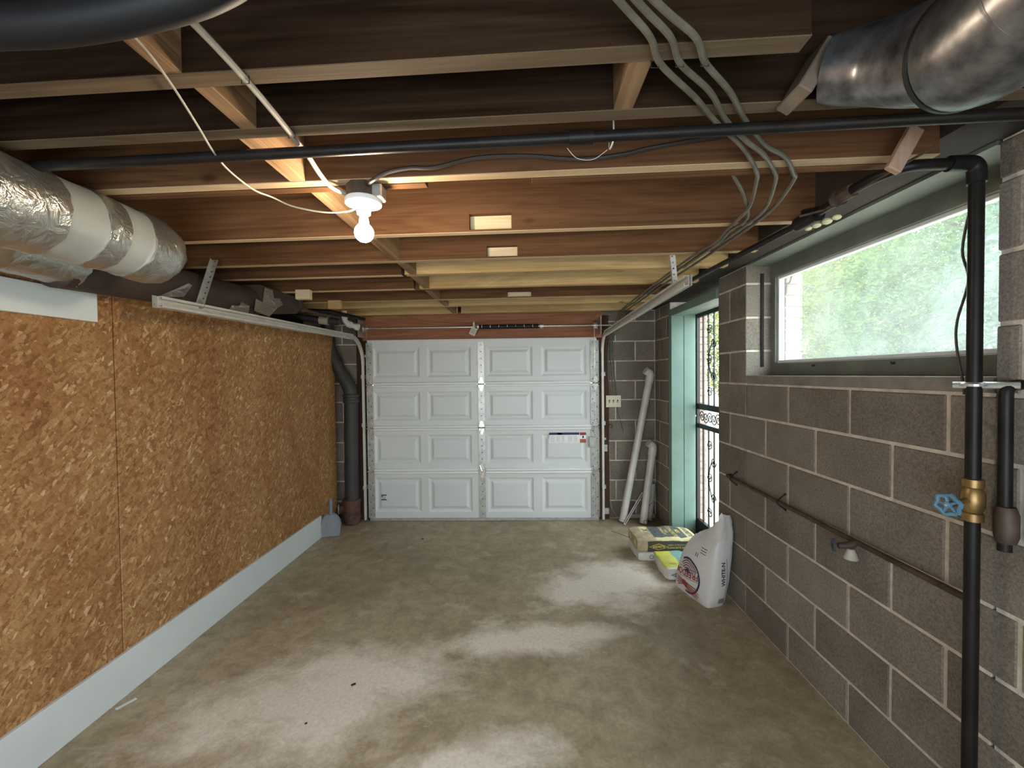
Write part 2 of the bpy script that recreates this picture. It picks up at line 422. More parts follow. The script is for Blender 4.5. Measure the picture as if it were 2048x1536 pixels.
def tag(o, label, cat, group=None, kind=None):
    o['label'] = label; o['category'] = cat
    if group: o['group'] = group
    if kind: o['kind'] = kind
    return o
def smooth_path(pts, n=8):
    P = [Vector(p) for p in pts]; out = []
    for i in range(len(P)-1):
        p0 = P[max(i-1, 0)]; p1 = P[i]; p2 = P[i+1]; p3 = P[min(i+2, len(P)-1)]
        for k in range(n):
            t = k/n
            out.append(0.5*((2*p1) + (p2-p0)*t + (2*p0-5*p1+4*p2-p3)*t*t + (3*p1-p0-3*p2+p3)*t**3))
    out.append(P[-1]); return out
def fillet(pts, r, n=6):
    P = [Vector(p) for p in pts]; out = [P[0]]
    for i in range(1, len(P)-1):
        a = (P[i-1]-P[i]); b = (P[i+1]-P[i]); q = min(r, a.length*0.49, b.length*0.49)
        a = P[i] + a.normalized()*q; b = P[i] + b.normalized()*q
        for k in range(n+1):
            t = k/n; out.append(a*(1-t)**2 + P[i]*2*t*(1-t) + b*t*t)
    out.append(P[-1]); return out

def text_mesh(body, size, o, xd, yd, mat, parent, name='lettering', bvh=None, lift=0.0015, align='CENTER', bold=0.0, sx=1.0):
    cu = bpy.data.curves.new('letters', 'FONT'); cu.body = body; cu.size = size; cu.align_x = align; cu.align_y = 'CENTER'
    cu.resolution_u = 3; cu.offset = bold
    to = bpy.data.objects.new('letters', cu); COL.objects.link(to)
    dg = bpy.context.evaluated_depsgraph_get(); me = bpy.data.meshes.new_from_object(to.evaluated_get(dg))
    bpy.data.objects.remove(to); bpy.data.curves.remove(cu)
    o = Vector(o); xd = Vector(xd).normalized(); yd = Vector(yd).normalized(); nrm = xd.cross(yd)
    flat = [(v.co.x*sx, v.co.y) for v in me.vertices]; faces = [tuple(p.vertices) for p in me.polygons]
    bpy.data.meshes.remove(me)
    return decal(flat, faces, o, xd, yd, mat, parent, name, bvh, lift)
def decal(flat, faces, o, xd, yd, mat, parent, name, bvh=None, lift=0.0015):
    o = Vector(o); xd = Vector(xd).normalized(); yd = Vector(yd).normalized(); nrm = xd.cross(yd)
    vs = []; miss = set()
    for i, (a, b) in enumerate(flat):
        p = o + xd*a + yd*b
        if bvh:
            h = bvh.ray_cast(p + nrm*0.3, -nrm, 0.6)
            if h[0] is not None and abs((h[0]-p).dot(nrm)) < 0.12: p = h[0]
            else: miss.add(i)
        vs.append(p + nrm*lift)
    faces = [f for f in faces if not any(i in miss for i in f)]
    me = bpy.data.meshes.new(name); me.from_pydata(vs, [], faces); me.materials.append(mat); me.update()
    return link(name, me, parent)
def ring2d(r0, r1, n=40, a0=0, a1=2*PI, cx=0, cy=0):
    v = []; f = []
    for i in range(n+1):
        a = a0 + (a1-a0)*i/n
        v += [(cx+r0*math.cos(a), cy+r0*math.sin(a)), (cx+r1*math.cos(a), cy+r1*math.sin(a))]
    for i in range(n): f.append((2*i, 2*i+1, 2*i+3, 2*i+2))
    return v, f
def grid2d(x0, x1, y0, y1, nx=6, ny=4):
    v = [(x0+(x1-x0)*i/nx, y0+(y1-y0)*j/ny) for j in range(ny+1) for i in range(nx+1)]
    f = [(j*(nx+1)+i, j*(nx+1)+i+1, (j+1)*(nx+1)+i+1, (j+1)*(nx+1)+i) for j in range(ny) for i in range(nx)]
    return v, f
def poly2d(pts): return list(pts), [tuple(range(len(pts)))]

# ------------------------------------------------------------------ the shell
XL = -3.28                      # face of the strand board on the left
YF = -5.4                       # wall behind the camera
fl = MB().box(-3.75, 0.24, YF, 0.25, -0.12, 0.0).build('floor', m_floor)
tag(fl, 'bare concrete garage floor with pale scuffed patches', 'floor', kind='structure')

ceil = thing('ceiling', 'open joist ceiling of reddish brown lumber over the garage', 'ceiling', (0, 0, 2.115), kind='structure')
JZ0, JZ1 = 2.115, 2.35
MB().box(-3.75, 0.32, YF, 0.3, JZ1, JZ1+0.05).build('subfloor', m_beam, ceil)
def joist(x0, x1, y0, y1, mat=None, z0=JZ0, z1=JZ1, name='joist'):
    edge = {None: m_lit_edge, m_joist_shade: m_lit_edge_dim}.get(mat)
    b = MB().box(x0, x1, y0, y1, z0, z1, 0.002)
    xc, yc = (x0+x1)/2, (y0+y1)/2
    b.v = [(p[0]-xc, p[1]-yc, p[2]-JZ0) for p in b.v]
    me = b.mesh(name); me.materials.append(mat or m_joist)
    o = link(name, me, ceil); o.location = (xc, yc-(xc+1.6)*JA, JZ0); o.rotation_euler = (0, 0, -JA)
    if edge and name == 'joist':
        e = MB().box(x0-xc, x1-xc, y0-yc+0.001, y1-yc-0.001, -0.0015, 0.004)  # thin pale strip under the joist, standing in for light on it
        me = e.mesh('lit_edge'); me.materials.append(edge); q = bpy.data.objects.new('lit_edge', me); COL.objects.link(q); q.parent = o
    return o
JL, JR = -3.66, -0.175
JA = 0.04
joist(JL, -0.83, -3.549, -3.507, m_joist_shade)
joist(JL, JR, -3.358, -3.318, m_joist_shade)
joist(JL, JR, -3.079, -3.040)
joist(-2.82, -1.665, -3.027, -2.994, name='sister_board'); joist(-1.33, JR, -3.027, -2.994, name='sister_board')
def notched(y0, y1, n0, n1, zt, mat=m_joist):
    # a joist with a pocket cut in its near face, a fresh board showing at the back
    b = MB()
    b.box(JL, n0, y0, y1, JZ0, JZ1); b.box(n1, JR, y0, y1, JZ0, JZ1); b.box(n0, n1, y0, y1, zt, JZ1)
    b.box(n0, n1, y0, y1, JZ0, JZ0+0.008)
    yc = (y0+y1)/2
    b.v = [(p[0], p[1]-yc, p[2]-JZ0) for p in b.v]
    me = b.mesh('notched_joist'); me.materials.append(mat)
    o = link('notched_joist', me, ceil); o.location = (0, yc-1.6*JA, JZ0); o.rotation_euler = (0, 0, -JA)
    e = MB().box(JL, JR, y0-yc+0.001, y1-yc-0.001, -0.0015, 0.004).mesh('lit_edge'); e.materials.append(m_lit_edge)  # same pale strip painting light on the underside
    q = bpy.data.objects.new('lit_edge', e); COL.objects.link(q); q.parent = o
    pb = MB().box(n0-0.03, n1+0.03, y1-0.006-yc, y1+0.02-yc, 0.006, zt+0.02-JZ0).build('patch_board', m_cut, ceil)
    pb.location = (0, yc-1.6*JA, JZ0); pb.rotation_euler = (0, 0, -JA)
notched(-2.568, -2.530, -1.585, -1.405, 2.190)
notched(-2.156, -2.118, -1.545, -1.385, 2.178)
joist(JL, -2.09, -1.846, -1.808); joist(-2.07, JR, -1.852, -1.800, m_pale)
joist(JL, -2.12, -1.440, -1.400); joist(-2.08, JR, -1.448, -1.400, m_pale)
joist(-3.66, -1.33, -1.395, -1.372, name='sister_board'); joist(-1.14, JR, -1.395, -1.372, name='sister_board')
notched(-1.011, -0.970, -1.48, -1.29, 2.165)
joist(JL, JR, -0.675, -0.628, m_pale)
joist(JL, -2.0, -0.231, -0.190, m_pale); joist(-1.965, JR, -0.231, -0.180, m_pale)
for yy in (-3.92, -4.33, -4.74, -5.15): joist(JL, -0.72, yy, yy+0.038, m_joist_shade)
def blocking(x, y0, y1, w=0.042, z1=2.30, mat=None):
    b = MB().box(-w/2, w/2, y0-0.002, y1+0.002, 0, z1-JZ0, 0.002); me = b.mesh('bridging_block'); me.materials.append(mat or m_joist_y)
    o = link('bridging_block', me, ceil); o.location = (x, -(x+1.6)*JA, JZ0); return o
rowx = -2.03
spans = [(-3.507, -3.358), (-3.318, -3.079), (-2.994, -2.568), (-2.51, -2.156), (-2.098, -1.852), (-1.80, -1.448), (-1.372, -1.011), (-0.95, -0.675), (-0.628, -0.231)]
for i, (a, b) in enumerate(spans): blocking(rowx + (0.0, -0.03, -0.01, 0.0, 0.012, 0.0, -0.01, 0.0, 0.0)[i], a, b, 0.05 if i == 1 else 0.042)
blocking(-2.06, -3.88, -3.549)
blocking(-1.125, -3.507, -3.358, 0.045)
# small scrap blocks nailed under the joists at the left
for (x, y) in ((-2.90, -1.43), (-2.87, -1.0)):
    MB().box(x-0.05, x+0.05, y-0.02, y+0.025, 2.05, 2.118, 0.003).build('scrap_block', m_cut if y < -1.2 else m_pale, ceil)
# dark rim beam along the top of the right-hand wall
rb = MB().box(JR, 0.34, YF, 0.0, 2.158, 2.35).build('rim_beam', m_beam, ceil)
MB().box(JL-0.05, 0.34, 0.0, 0.26, 2.158, 2.35).build('rim_beam', m_beam, ceil)

# right-hand wall: mortar core with openings, block by block
OY0, OY1 = -3.115, -1.767        # window opening
DY0, DY1 = -1.394, -0.432        # door opening
ZS = 1.482; ZT = 2.155
RY0, RY1 = -5.10, -4.00; RZ0, RZ1 = 0.9, 2.1      # second window, added behind the camera for fill daylight
wr = thing('wall_right', 'grey brown concrete block wall with pale mortar joints', 'wall', (0.0, -2.4, 0), kind='structure')
core = MB(); cx0, cx1 = 0.0045, 0.186
core.box(cx0, cx1, DY1, 0.2, 0, ZT); core.box(cx0, cx1, OY1+0.012, DY0-0.012, 0, ZT)
core.box(cx0, cx1, OY0, OY1, 0, 1.435)
core.box(cx0, cx1, RY1, OY0-0.012, 0, ZT); core.box(cx0, cx1, RY0, RY1, 0, RZ0); core.box(cx0, cx1, RY0, RY1, RZ1, ZT); core.box(cx0, cx1, YF, RY0, 0, ZT)
core.build('mortar', m_mortar, wr)
ROWZ = [0.0, 0.187, 0.399, 0.605, 0.8075, 1.023, 1.234, 1.43, 1.633, 1.836, 2.04, ZT]
blk_cache = {}
def block(parent, axis, a0, a1, z0, z1, face, depth, name='block'):
    g = 0.0064
    w, h = round(a1-a0-2*g, 3), round(z1-z0-2*g, 3)
    if w < 0.02 or h < 0.02: return
    key = (axis, w, h, depth, face)
    if key not in blk_cache:
        b = MB()
        if axis == 'y': b.box(0, depth, -w/2, w/2, -h/2, h/2, 0.0035)
        else: b.box(-w/2, w/2, 0, depth, -h/2, h/2, 0.0035)
        me = b.mesh('block'); me.materials.append(m_block); blk_cache[key] = me
    o = link(name, blk_cache[key], parent)
    j = random.uniform(-0.0015, 0.0015)
    c = (a0+a1)/2; zc = (z0+z1)/2
    o.location = (face+j, c, zc) if axis == 'y' else (c, face+j, zc)
def cut(a0, a1, holes):
    segs = [(a0, a1)]
    for h0, h1 in holes:
        ns = []
        for s0, s1 in segs:
            if h1 <= s0 or h0 >= s1: ns.append((s0, s1)); continue
            if h0 > s0: ns.append((s0, h0))
            if h1 < s1: ns.append((h1, s1))
        segs = ns
    return segs
for r in range(len(ROWZ)-1):
    z0, z1 = ROWZ[r], ROWZ[r+1]; zc = (z0+z1)/2
    off = -1.7646 if r % 2 == 0 else -1.7646+0.2032
    holes = []
    if zc < 2.1: holes.append((DY0, DY1))
    if zc > 1.43: holes.append((OY0, OY1))
    if RZ0 < zc < RZ1: holes.append((RY0, RY1))
    k = math.floor((YF-off)/0.4064)
    while off + k*0.4064 < 0.0:
        a0 = max(off+k*0.4064, YF); a1 = min(off+(k+1)*0.4064, 0.0)
        for s0, s1 in cut(a0, a1, holes + ([(DY0, DY1)] if zc >= 2.1 else [])):
            if s1-s0 > 0.06: block(wr, 'y', s0, s1, z0, z1, 0.0, 0.19)
        k += 1
MB().box(-0.004, 0.24, OY0, OY1, 1.435, ZS, 0.004).build('sill', m_concrete_sill, wr)

# back wall
wbk = thing('wall_back', 'concrete block wall around the garage door', 'wall', (0, 0, 0), kind='structure')
GX0, GX1 = -3.02, -0.55
core = MB(); core.box(GX1, 0.0, 0.0045, 0.186, 0, ZT); core.box(-3.7, GX0, 0.0045, 0.186, 0, ZT); core.build('mortar', m_mortar, wbk)
for r in range(len(ROWZ)-1):
    z0, z1 = ROWZ[r], ROWZ[r+1]
    off = 0.0 if r % 2 == 1 else 0.2032
    k = -9
    while off + k*0.4064 < 0.0:
        a0 = off+k*0.4064; a1 = min(a0+0.4064, 0.0)
        a0 = max(a0, -3.7)
        for s0, s1 in cut(a0, a1, [(GX0, GX1)]):
            if s1-s0 > 0.05: block(wbk, 'x', s0, s1, z0, z1, 0.0, 0.19)
        k += 1
t = thing('trim_1', 'dark brown timber jamb on the right of the garage door', 'door jamb', (-0.515, 0, 0), kind='structure')
MB().box(-0.605, -0.482, -0.028, 0.0, 0.0, 2.1, 0.003).build('board', m_darkwood, t)
t = thing('trim_2', 'dark brown timber jamb on the left of the garage door', 'door jamb', (-3.07, 0, 0), kind='structure')
MB().box(-3.09, -2.96, -0.028, 0.0, 0.0, 2.1, 0.003).build('board', m_darkwood, t)
tag(MB().box(-3.02, -0.55, -0.040, -0.0, 1.872, 2.157, 0.003).build('trim_3', m_header), 'reddish brown header board above the garage door', 'header', kind='structure')

# left wall: strand board sheets over a dark framed wall
wl = thing('wall_left', 'left wall sheathed in orange brown oriented strand board', 'wall', (XL, -2.4, 0), kind='structure')
MB().box(-3.75, -3.66, YF, 0.2, 0, 2.35).build('backing', m_beam, wl)
for a0, a1 in ((YF, -4.886), (-4.880, -2.4425), (-2.4365, -1.1135), (-1.1095, -0.12)):
    MB().box(XL-0.012, XL, a0, a1, 0.012, 1.955, 0.0012).build('panel', m_osb, wl)
MB().box(XL-0.10, XL-0.013, -0.155, -0.115, 0.0, 2.05).build('stud', m_joist_y, wl)
MB().box(XL-0.10, XL-0.013, YF, -0.155, 1.90, 1.945).build('plate', m_beam, wl)
tag(MB().box(XL, XL+0.019, YF, -0.50, 0.0, 0.205, 0.002).build('baseboard_left', m_white), 'wide white board along the foot of the strand board wall', 'baseboard', kind='structure')
b2 = MB().box(XL, XL+0.015, -0.42, -0.17, 0.0, 0.13, 0.002).build('trim_4', m_grey_plastic)
tag(b2, 'short grey board end by the drain cleanout', 'board', kind='structure')
tag(MB().box(XL, XL+0.02, YF, -2.528, 1.760, 1.885, 0.002).build('trim_5', m_white), 'white painted board on top of the strand board under the ducts', 'board', kind='structure')
b = MB(); b.box(-3.75, -2.9, YF-0.15, YF, 0, 2.35); b.box(-0.5, 0.3, YF-0.15, YF, 0, 2.35); b.box(-2.9, -0.5, YF-0.15, YF, 0, 0.5); b.box(-2.9, -0.5, YF-0.15, YF, 1.7, 2.35)
tag(b.build('wall_front', m_block), 'block wall behind the camera with an added opening for fill daylight', 'wall', kind='structure')
w3 = thing('fill_window_3', 'wide unseen window added behind the camera for fill daylight', 'window', (-1.7, YF-0.08, 0.5), kind='structure')  # wide opening added out of view to bring in fill daylight
b = MB(); b.box(-2.9, -2.84, YF-0.10, YF-0.05, 0.5, 1.7); b.box(-0.56, -0.5, YF-0.10, YF-0.05, 0.5, 1.7); b.box(-1.73, -1.67, YF-0.10, YF-0.05, 0.5, 1.7); b.box(-2.84, -0.56, YF-0.10, YF-0.05, 0.5, 0.56); b.box(-2.84, -0.56, YF-0.10, YF-0.05, 1.64, 1.7)
b.build('window_frame', m_green2, w3)  # frame of the added fill window, out of view

# window
w1 = thing('window_1', 'wide single pane window high in the block wall with grey green frame', 'window', (0.16, -2.44, ZS), kind='structure')
fx0, fx1 = 0.145, 0.20
f = MB(); f.box(fx0, fx1, OY0, OY1, ZS, ZS+0.072, 0.003); f.box(fx0, fx1, OY0, OY1, 2.068, ZT, 0.003)
f.box(fx0, fx1, OY1-0.045, OY1, ZS+0.072, 2.068, 0.003); f.box(fx0, fx1, OY0, OY0+0.06, ZS+0.072, 2.068, 0.003)
f.build('window_frame', m_green2, w1)
f = MB(); f.box(0.158, 0.19, OY0+0.06, OY1-0.045, ZS+0.072, ZS+0.090, 0.002); f.box(0.158, 0.19, OY0+0.06, OY1-0.045, 2.052, 2.068, 0.002)
f.box(0.158, 0.19, OY1-0.062, OY1-0.045, ZS+0.09, 2.052, 0.002)
f.build('glazing_bead', m_white, w1)
MB().box(0.172, 0.176, OY0+0.06, OY1-0.045, ZS+0.072, 2.068).build('glass', m_glass, w1)
MB().box(0.0, 0.2, OY0, OY1, 2.146, 2.158).build('soffit_board', m_green2, w1)
for yy in (-2.15, -2.62):
    MB().lathe([(0.006, 0), (0.006, 0.012)], (0.147, yy, 1.535), (-1, 0, 0), 8).build('frame_screw', m_iron, w1)
# groove of the sash slot in the far reveal block
MB().box(0.088, 0.104, OY1-0.002, OY1+0.01, 1.535, 2.10).build('reveal_groove', m_hole, w1)
w2 = thing('fill_window_2', 'plain unseen window added in the block wall for fill daylight', 'window', (0.16, -4.55, RZ0), kind='structure')  # frame for the side window added out of view as daylight fill
f = MB(); f.box(fx0, fx1, RY0, RY1, RZ0, RZ0+0.06); f.box(fx0, fx1, RY0, RY1, RZ1-0.06, RZ1); f.box(fx0, fx1, RY0, RY0+0.05, RZ0+.06, RZ1-.06); f.box(fx0, fx1, RY1-0.05, RY1, RZ0+.06, RZ1-.06)
f.build('window_frame', m_green2, w2)  # frame of the added fill window, out of view

# side door: mint frame and ornamental iron storm door
d2 = thing('door_2', 'mint green door frame with black ornamental iron storm door', 'door', (0.1, -0.91, 0), kind='structure')
f = MB(); f.box(-0.012, 0.10, -0.503, DY1+0.004, 0, 2.085, 0.004); f.box(0.03, 0.10, DY0, -1.345, 0, 2.085, 0.004)
f.box(-0.012, 0.10, -1.392, -0.503, 2.02, 2.085, 0.004); f.build('door_frame', m_green, d2)
f = MB(); f.box(0.105, 0.21, -0.497, DY1+0.004, 0, 2.06, 0.004); f.box(0.105, 0.21, DY0, -1.335, 0, 2.06, 0.004); f.box(0.105, 0.21, -1.335, -0.497, 2.03, 2.06, 0.004)
f.build('door_stop', m_green, d2)
dx = 0.235
f = MB()
f.box(dx-0.014, dx+0.014, -0.497, -0.447, 0.02, 2.06); f.box(dx-0.014, dx+0.014, -1.385, -1.335, 0.02, 2.06)
f.box(dx-0.014, dx+0.014, -1.335, -0.497, 2.0, 2.06); f.box(dx-0.014, dx+0.014, -1.335, -0.497, 0.02, 0.17)
f.box(dx-0.012, dx+0.012, -1.335, -0.497, 1.175, 1.225); f.box(dx-0.012, dx+0.012, -1.335, -0.497, 1.005, 1.045)
f.build('iron_frame', m_iron, d2)
for k in range(7):
    y = -0.60 - k*0.105
    MB().box(dx-0.006, dx+0.006, y-0.006, y+0.006, 1.225, 2.0).build('iron_bar', m_iron, d2)
    MB().box(dx-0.006, dx+0.006, y-0.006, y+0.006, 0.17, 1.005).build('iron_bar', m_iron, d2)
def scroll(cy, cz, r, d=1, up=1, turns=1.6, name='iron_scroll'):
    pts = []
    for i in range(26):
        t = i/25; a = t*turns*2*PI; q = r*(1-0.82*t)
        pts.append((dx, cy + d*q*math.cos(a), cz + up*q*math.sin(a)))
    MB().tube(pts, 0.0048, 6).build(name, m_iron, d2)
for k in range(5):
    y = -0.575 - k*0.155
    scroll(y, 1.11, 0.052, 1, 1); scroll(y-0.075, 1.11, 0.052, -1, -1)
for y in (-0.765, -1.08):
    for (z0, z1) in ((1.25, 1.97), (0.20, 0.98)):
        h = z1-z0
        for fz, dd in ((0.12, 1), (0.30, -1), (0.52, 1), (0.70, -1), (0.88, 1)):
            scroll(y+0.035*dd, z0+h*fz, 0.045, dd, 1 if fz < 0.5 else -1)
        pts = [(dx, y+0.055*math.sin(PI*i/12*1.0), z0+h*(0.30+0.4*i/12)) for i in range(13)]
        MB().tube(pts, 0.0045, 6).build('iron_scroll', m_iron, d2)
MB().lathe([(0.016, 0), (0.020, 0.012), (0.012, 0.03)], (dx-0.014, -0.475, 1.11), (-1, 0, 0), 12).build('lock', m_steel, d2)
MB().box(0.0, 0.24, -1.33, -0.50, 0.0, 0.02).build('threshold', m_iron, d2)

# garage door
g = thing('door_1', 'white sectional garage door with embossed panels and galvanised struts', 'garage door', (-1.79, -0.05, 0), kind='structure')
GL, GR = -2.966, -0.614; yd = -0.052
secz = [0.012, 0.517, 0.963, 1.411, 1.868]
px = [(-2.905, -2.425), (-2.350, -1.895), (-1.735, -1.262), (-1.172, -0.712)]
def section(z0, z1):
    b = MB(); n = 0
    zm = (z1-z0); p0, p1 = z0+0.075, z1-0.068
    def quad(a, bq, c, d): b.add([a, bq, c, d], [(0, 1, 2, 3)])
    xs = [GL+0.0] + [v for p in px for v in p] + [GR]
    def P(x, z, y=0): return (x, yd+y, z)
    quad(P(GL, z0), P(GR, z0), P(GR, p0), P(GL, p0)); quad(P(GL, p1), P(GR, p1), P(GR, z1), P(GL, z1))
    for i in range(0, 10, 2): quad(P(xs[i], p0), P(xs[i+1], p0), P(xs[i+1], p1), P(xs[i], p1))
    for (x0, x1) in px:
        lv = [(0, 0), (0.022, 0.010), (0.036, 0.010), (0.062, -0.002)]
        for k in range(len(lv)-1):
            i0, y0 = lv[k]; i1, y1 = lv[k+1]
            A = [(x0+i0, p0+i0), (x1-i0, p0+i0), (x1-i0, p1-i0), (x0+i0, p1-i0)]
            B = [(x0+i1, p0+i1), (x1-i1, p0+i1), (x1-i1, p1-i1), (x0+i1, p1-i1)]
            for q in range(4):
                r = (q+1) % 4
                quad(P(*A[q], y0), P(*A[r], y0), P(*B[r], y1), P(*B[q], y1))
        i0, y0 = lv[-1]
        quad(P(x0+i0, p0+i0, y0), P(x1-i0, p0+i0, y0), P(x1-i0, p1-i0, y0), P(x0+i0, p1-i0, y0))
    b.box(GL, GR, yd+0.02, yd+0.045, z0, z1)
    return b
for i in range(4): section(secz[i]+0.002, secz[i+1]-0.002).build('door_section', m_doorpaint, g)
for z in secz[1:4]:
    b = MB()
    for (a0, a1) in ((GL+0.06, -1.83), (-1.75, GR-0.06)):
        b.box(a0, a1, yd-0.010, yd-0.001, z-0.027, z+0.027, 0.002)
        for dz in (-0.0135, 0.0135): b.tube([(a0, yd-0.020, z+dz), (a1, yd-0.020, z+dz)], 0.0115, 12)
    b.build('section_rail', m_rail, g, smooth=True)
def strip_holes(x0, x1, z0, z1, y, n, mat, name, cols=(0.35, 0.68)):
    o = MB().box(x0, x1, y-0.004, y, z0, z1, 0.001).build(name, mat, g)
    h = MB(); w = x1-x0
    for i in range(n):
        z = z0+(z1-z0)*(i+0.5)/n; fx = cols[i % len(cols)]
        h.lathe([(0.0055, 0), (0.0055, 0.0012)], (x0+w*fx, y-0.0038, z), (0, -1, 0), 8)
    h.build('punched_hole', m_hole, o, kind='stuff')
for i in range(4):
    strip_holes(GL-0.015, GL+0.055, secz[i]+0.02, secz[i+1]-0.02, yd-0.001, 7, m_galv, 'end_stile')
    strip_holes(-1.825, -1.757, secz[i]+0.02, secz[i+1]-0.02, yd-0.001, 6, m_galv, 'centre_stile', (0.5,))
    strip_holes(GR-0.060, GR+0.028, secz[i]+0.02, secz[i+1]-0.02, yd-0.001, 10, m_galv, 'end_stile', (0.25, 0.75, 0.5))
def hinge(x, z):
    o = MB().prism([(x-0.010, z-0.07), (x+0.010, z-0.07), (x+0.028, z-0.012), (x+0.028, z+0.012), (x+0.010, z+0.07), (x-0.010, z+0.07), (x-0.028, z+0.012), (x-0.028, z-0.012)], yd-0.012, yd-0.006).build('hinge', m_steel, g)
    MB().tube([(x-0.034, yd-0.017, z), (x+0.034, yd-0.017, z)], 0.008, 8).build('hinge_pin', m_steel, o)
    MB().tube([(x-0.022, yd-0.016, z-0.06), (x, yd-0.024, z), (x-0.022, yd-0.016, z+0.06)], 0.003, 6).build('hinge_rib', m_steel, o)
for z in secz[1:4]:
    for x in (GL+0.02, -1.791, GR-0.01): hinge(x, z)
MB().box(GL, GR+0.02, yd-0.012, yd+0.03, 0.0, 0.028, 0.003).build('bottom_seal', m_galv, g)
MB().box(GL, GR, yd-0.012, yd+0.02, 1.862, 1.876, 0.002).build('top_cap', m_doorpaint, g)
for x0 in (GL-0.02, GR-0.055):
    MB().box(x0, x0+0.075, yd-0.03, yd-0.005, 1.70, 1.725).build('top_bracket', m_galv, g)
lb = MB().box(-0.695, -0.620, yd-0.022, yd-0.004, 0.755, 0.865, 0.004).build('lock_box', m_galv, g)
# warning sticker
st = MB().box(-1.100, -0.722, yd-0.0035, yd-0.0021, 0.800, 0.905).build('sticker', m_inkw, g)
def stick(x0, x1, z0, z1, m, nm): return MB().box(x0, x1, yd-0.0042, yd-0.0034, z0, z1).build(nm, m, st)
stick(-1.100, -0.790, 0.882, 0.906, m_navy, 'blue_band'); stick(-1.015, -0.965, 0.884, 0.904, m_yellow, 'badge')
stick(-0.785, -0.722, 0.878, 0.906, m_red, 'red_band'); stick(-0.785, -0.722, 0.800, 0.838, m_orange, 'orange_patch')
stick(-0.760, -0.745, 0.846, 0.872, m_ink, 'warning_figure')
pl = MB()
for c in range(5):
    x0 = -1.088+c*0.060
    for r in range(7): pl.box(x0, x0+0.046-0.01*((r*3+c) % 3), yd-0.0042, yd-0.0034, 0.868-r*0.0095, 0.871-r*0.0095)
pl.build('small_print', plain('grey_print', (0.45, 0.45, 0.44), 0.7), st, kind='stuff')
b = MB()
for z, w in ((0.262, 0.058), (0.248, 0.012), (0.214, 0.058)): b.box(-2.848, -2.848+w, yd-0.0025, yd-0.0012, z, z+0.011)
b.box(-2.832, -2.827, yd-0.0025, yd-0.0012, 0.214, 0.262); b.box(-2.812, -2.807, yd-0.0025, yd-0.0012, 0.225, 0.252)
b.build('printed_mark', m_ink, g)

# ------------------------------------------------------------------ outside
og = MB().box(0.3, 30, -30, 30, -0.15, -0.03).build('ground', m_ground); tag(og, 'pale paved ground outside the side door', 'ground', kind='structure')
we = thing('wall_outside', 'pale brick veneer outside the block wall beside the openings', 'wall', (0.3, -1.5, 0), kind='structure')
MB().box(0.245, 0.335, -1.745, -1.425, 0, 2.3).build('mortar', m_mortar, we)
MB().box(0.245, 0.335, -0.415, 0.2, 0, 2.3).build('mortar', m_mortar, we)
bk = MB().box(0, 0.1, -0.095, 0.095, -0.0285, 0.0285, 0.003).mesh('brick'); bk.materials.append(m_brick)
hb = MB().box(0, 0.1, -0.045, 0.045, -0.0285, 0.0285, 0.003).mesh('half_brick'); hb.materials.append(m_brick)
for i in range(33):
    z = 0.034+i*0.0677
    for me, y in (((bk, -1.665), (hb, -1.515)) if i % 2 else ((hb, -1.715), (bk, -1.565))):
        o = link('brick', me, we); o.location = (0.24+random.uniform(-.002, .002), y, z)
    for me, y in (((bk, -0.335),) if i % 2 else ((hb, -0.385),)):
        o = link('brick', me, we); o.location = (0.24+random.uniform(-.002, .002), y, z)
def tree(name, label, x, y, h, r, n, mat, seed, zc=None, zr=None):
    rnd = random.Random(seed)
    t = thing(name, label, 'tree', (x, y, -0.03), 'trees outside the window')
    MB().tube(smooth_path([(x, y, -0.05), (x+0.08, y-0.05, h*0.25), (x-0.05, y+0.06, h*0.55), (x, y, h*0.85)]), [0.11-0.085*i/24 for i in range(25)], 8).build('trunk', m_bark, t, smooth=True)
    vs = []; fs = []
    for k in range(10):
        a = rnd.uniform(0, 2*PI); hh = rnd.uniform(0.25, 0.8)*h; e = rnd.uniform(0.5, 0.95)*r
        MB().tube([(x, y, hh), (x+e*0.5*math.cos(a), y+e*0.5*math.sin(a), hh+0.25), (x+e*math.cos(a), y+e*math.sin(a), hh+0.3)], [0.03, 0.018, 0.006], 5).build('branch', m_bark, t)
    LS = 0.62 if n < 16000 else 1.0
    n = int(n*(2.2 if n < 16000 else 1.6))
    for k in range(n):
        while True:
            p = Vector((rnd.uniform(-1, 1), rnd.uniform(-1, 1), rnd.uniform(-1, 1)))
            if 0.30 < p.length < 1 and rnd.random() < p.length: break
        c = Vector((x+p.x*r, y+p.y*r, h*0.52+p.z*h*0.52))
        d = Vector((rnd.uniform(-1, 1), rnd.uniform(-1, 1), rnd.uniform(-0.7, 0.3))).normalized()
        s = d.orthogonal().normalized(); s.rotate(Matrix.Rotation(rnd.uniform(0, 6.28), 3, d))
        L = rnd.uniform(0.045, 0.085)*LS; wd = L*0.34
        b = len(vs); vs += [c-d*L, c+s*wd, c+d*L, c-s*wd]; fs.append((b, b+1, b+2, b+3))
    me = bpy.data.meshes.new('foliage'); me.from_pydata(vs, [], fs); me.materials.append(mat); me.update()
    link('foliage', me, t, kind='stuff')
tree('leafy_tree', 'bright green tree filling the middle of the window view', 4.6, 1.2, 4.0, 1.7, 15000, m_leaf[0], 1)
tree('leafy_tree', 'yellow green tree at the far end of the window view', 4.2, 3.3, 3.9, 1.6, 14000, m_leaf[1], 2)
tree('leafy_tree', 'blue green tree behind the others beyond the window', 8.0, 5.0, 6.4, 3.2, 34000, m_leaf[2], 3)
tree('leafy_tree', 'green tree at the near end of the window view', 3.9, -0.8, 3.6, 1.4, 12000, m_leaf[2], 4)
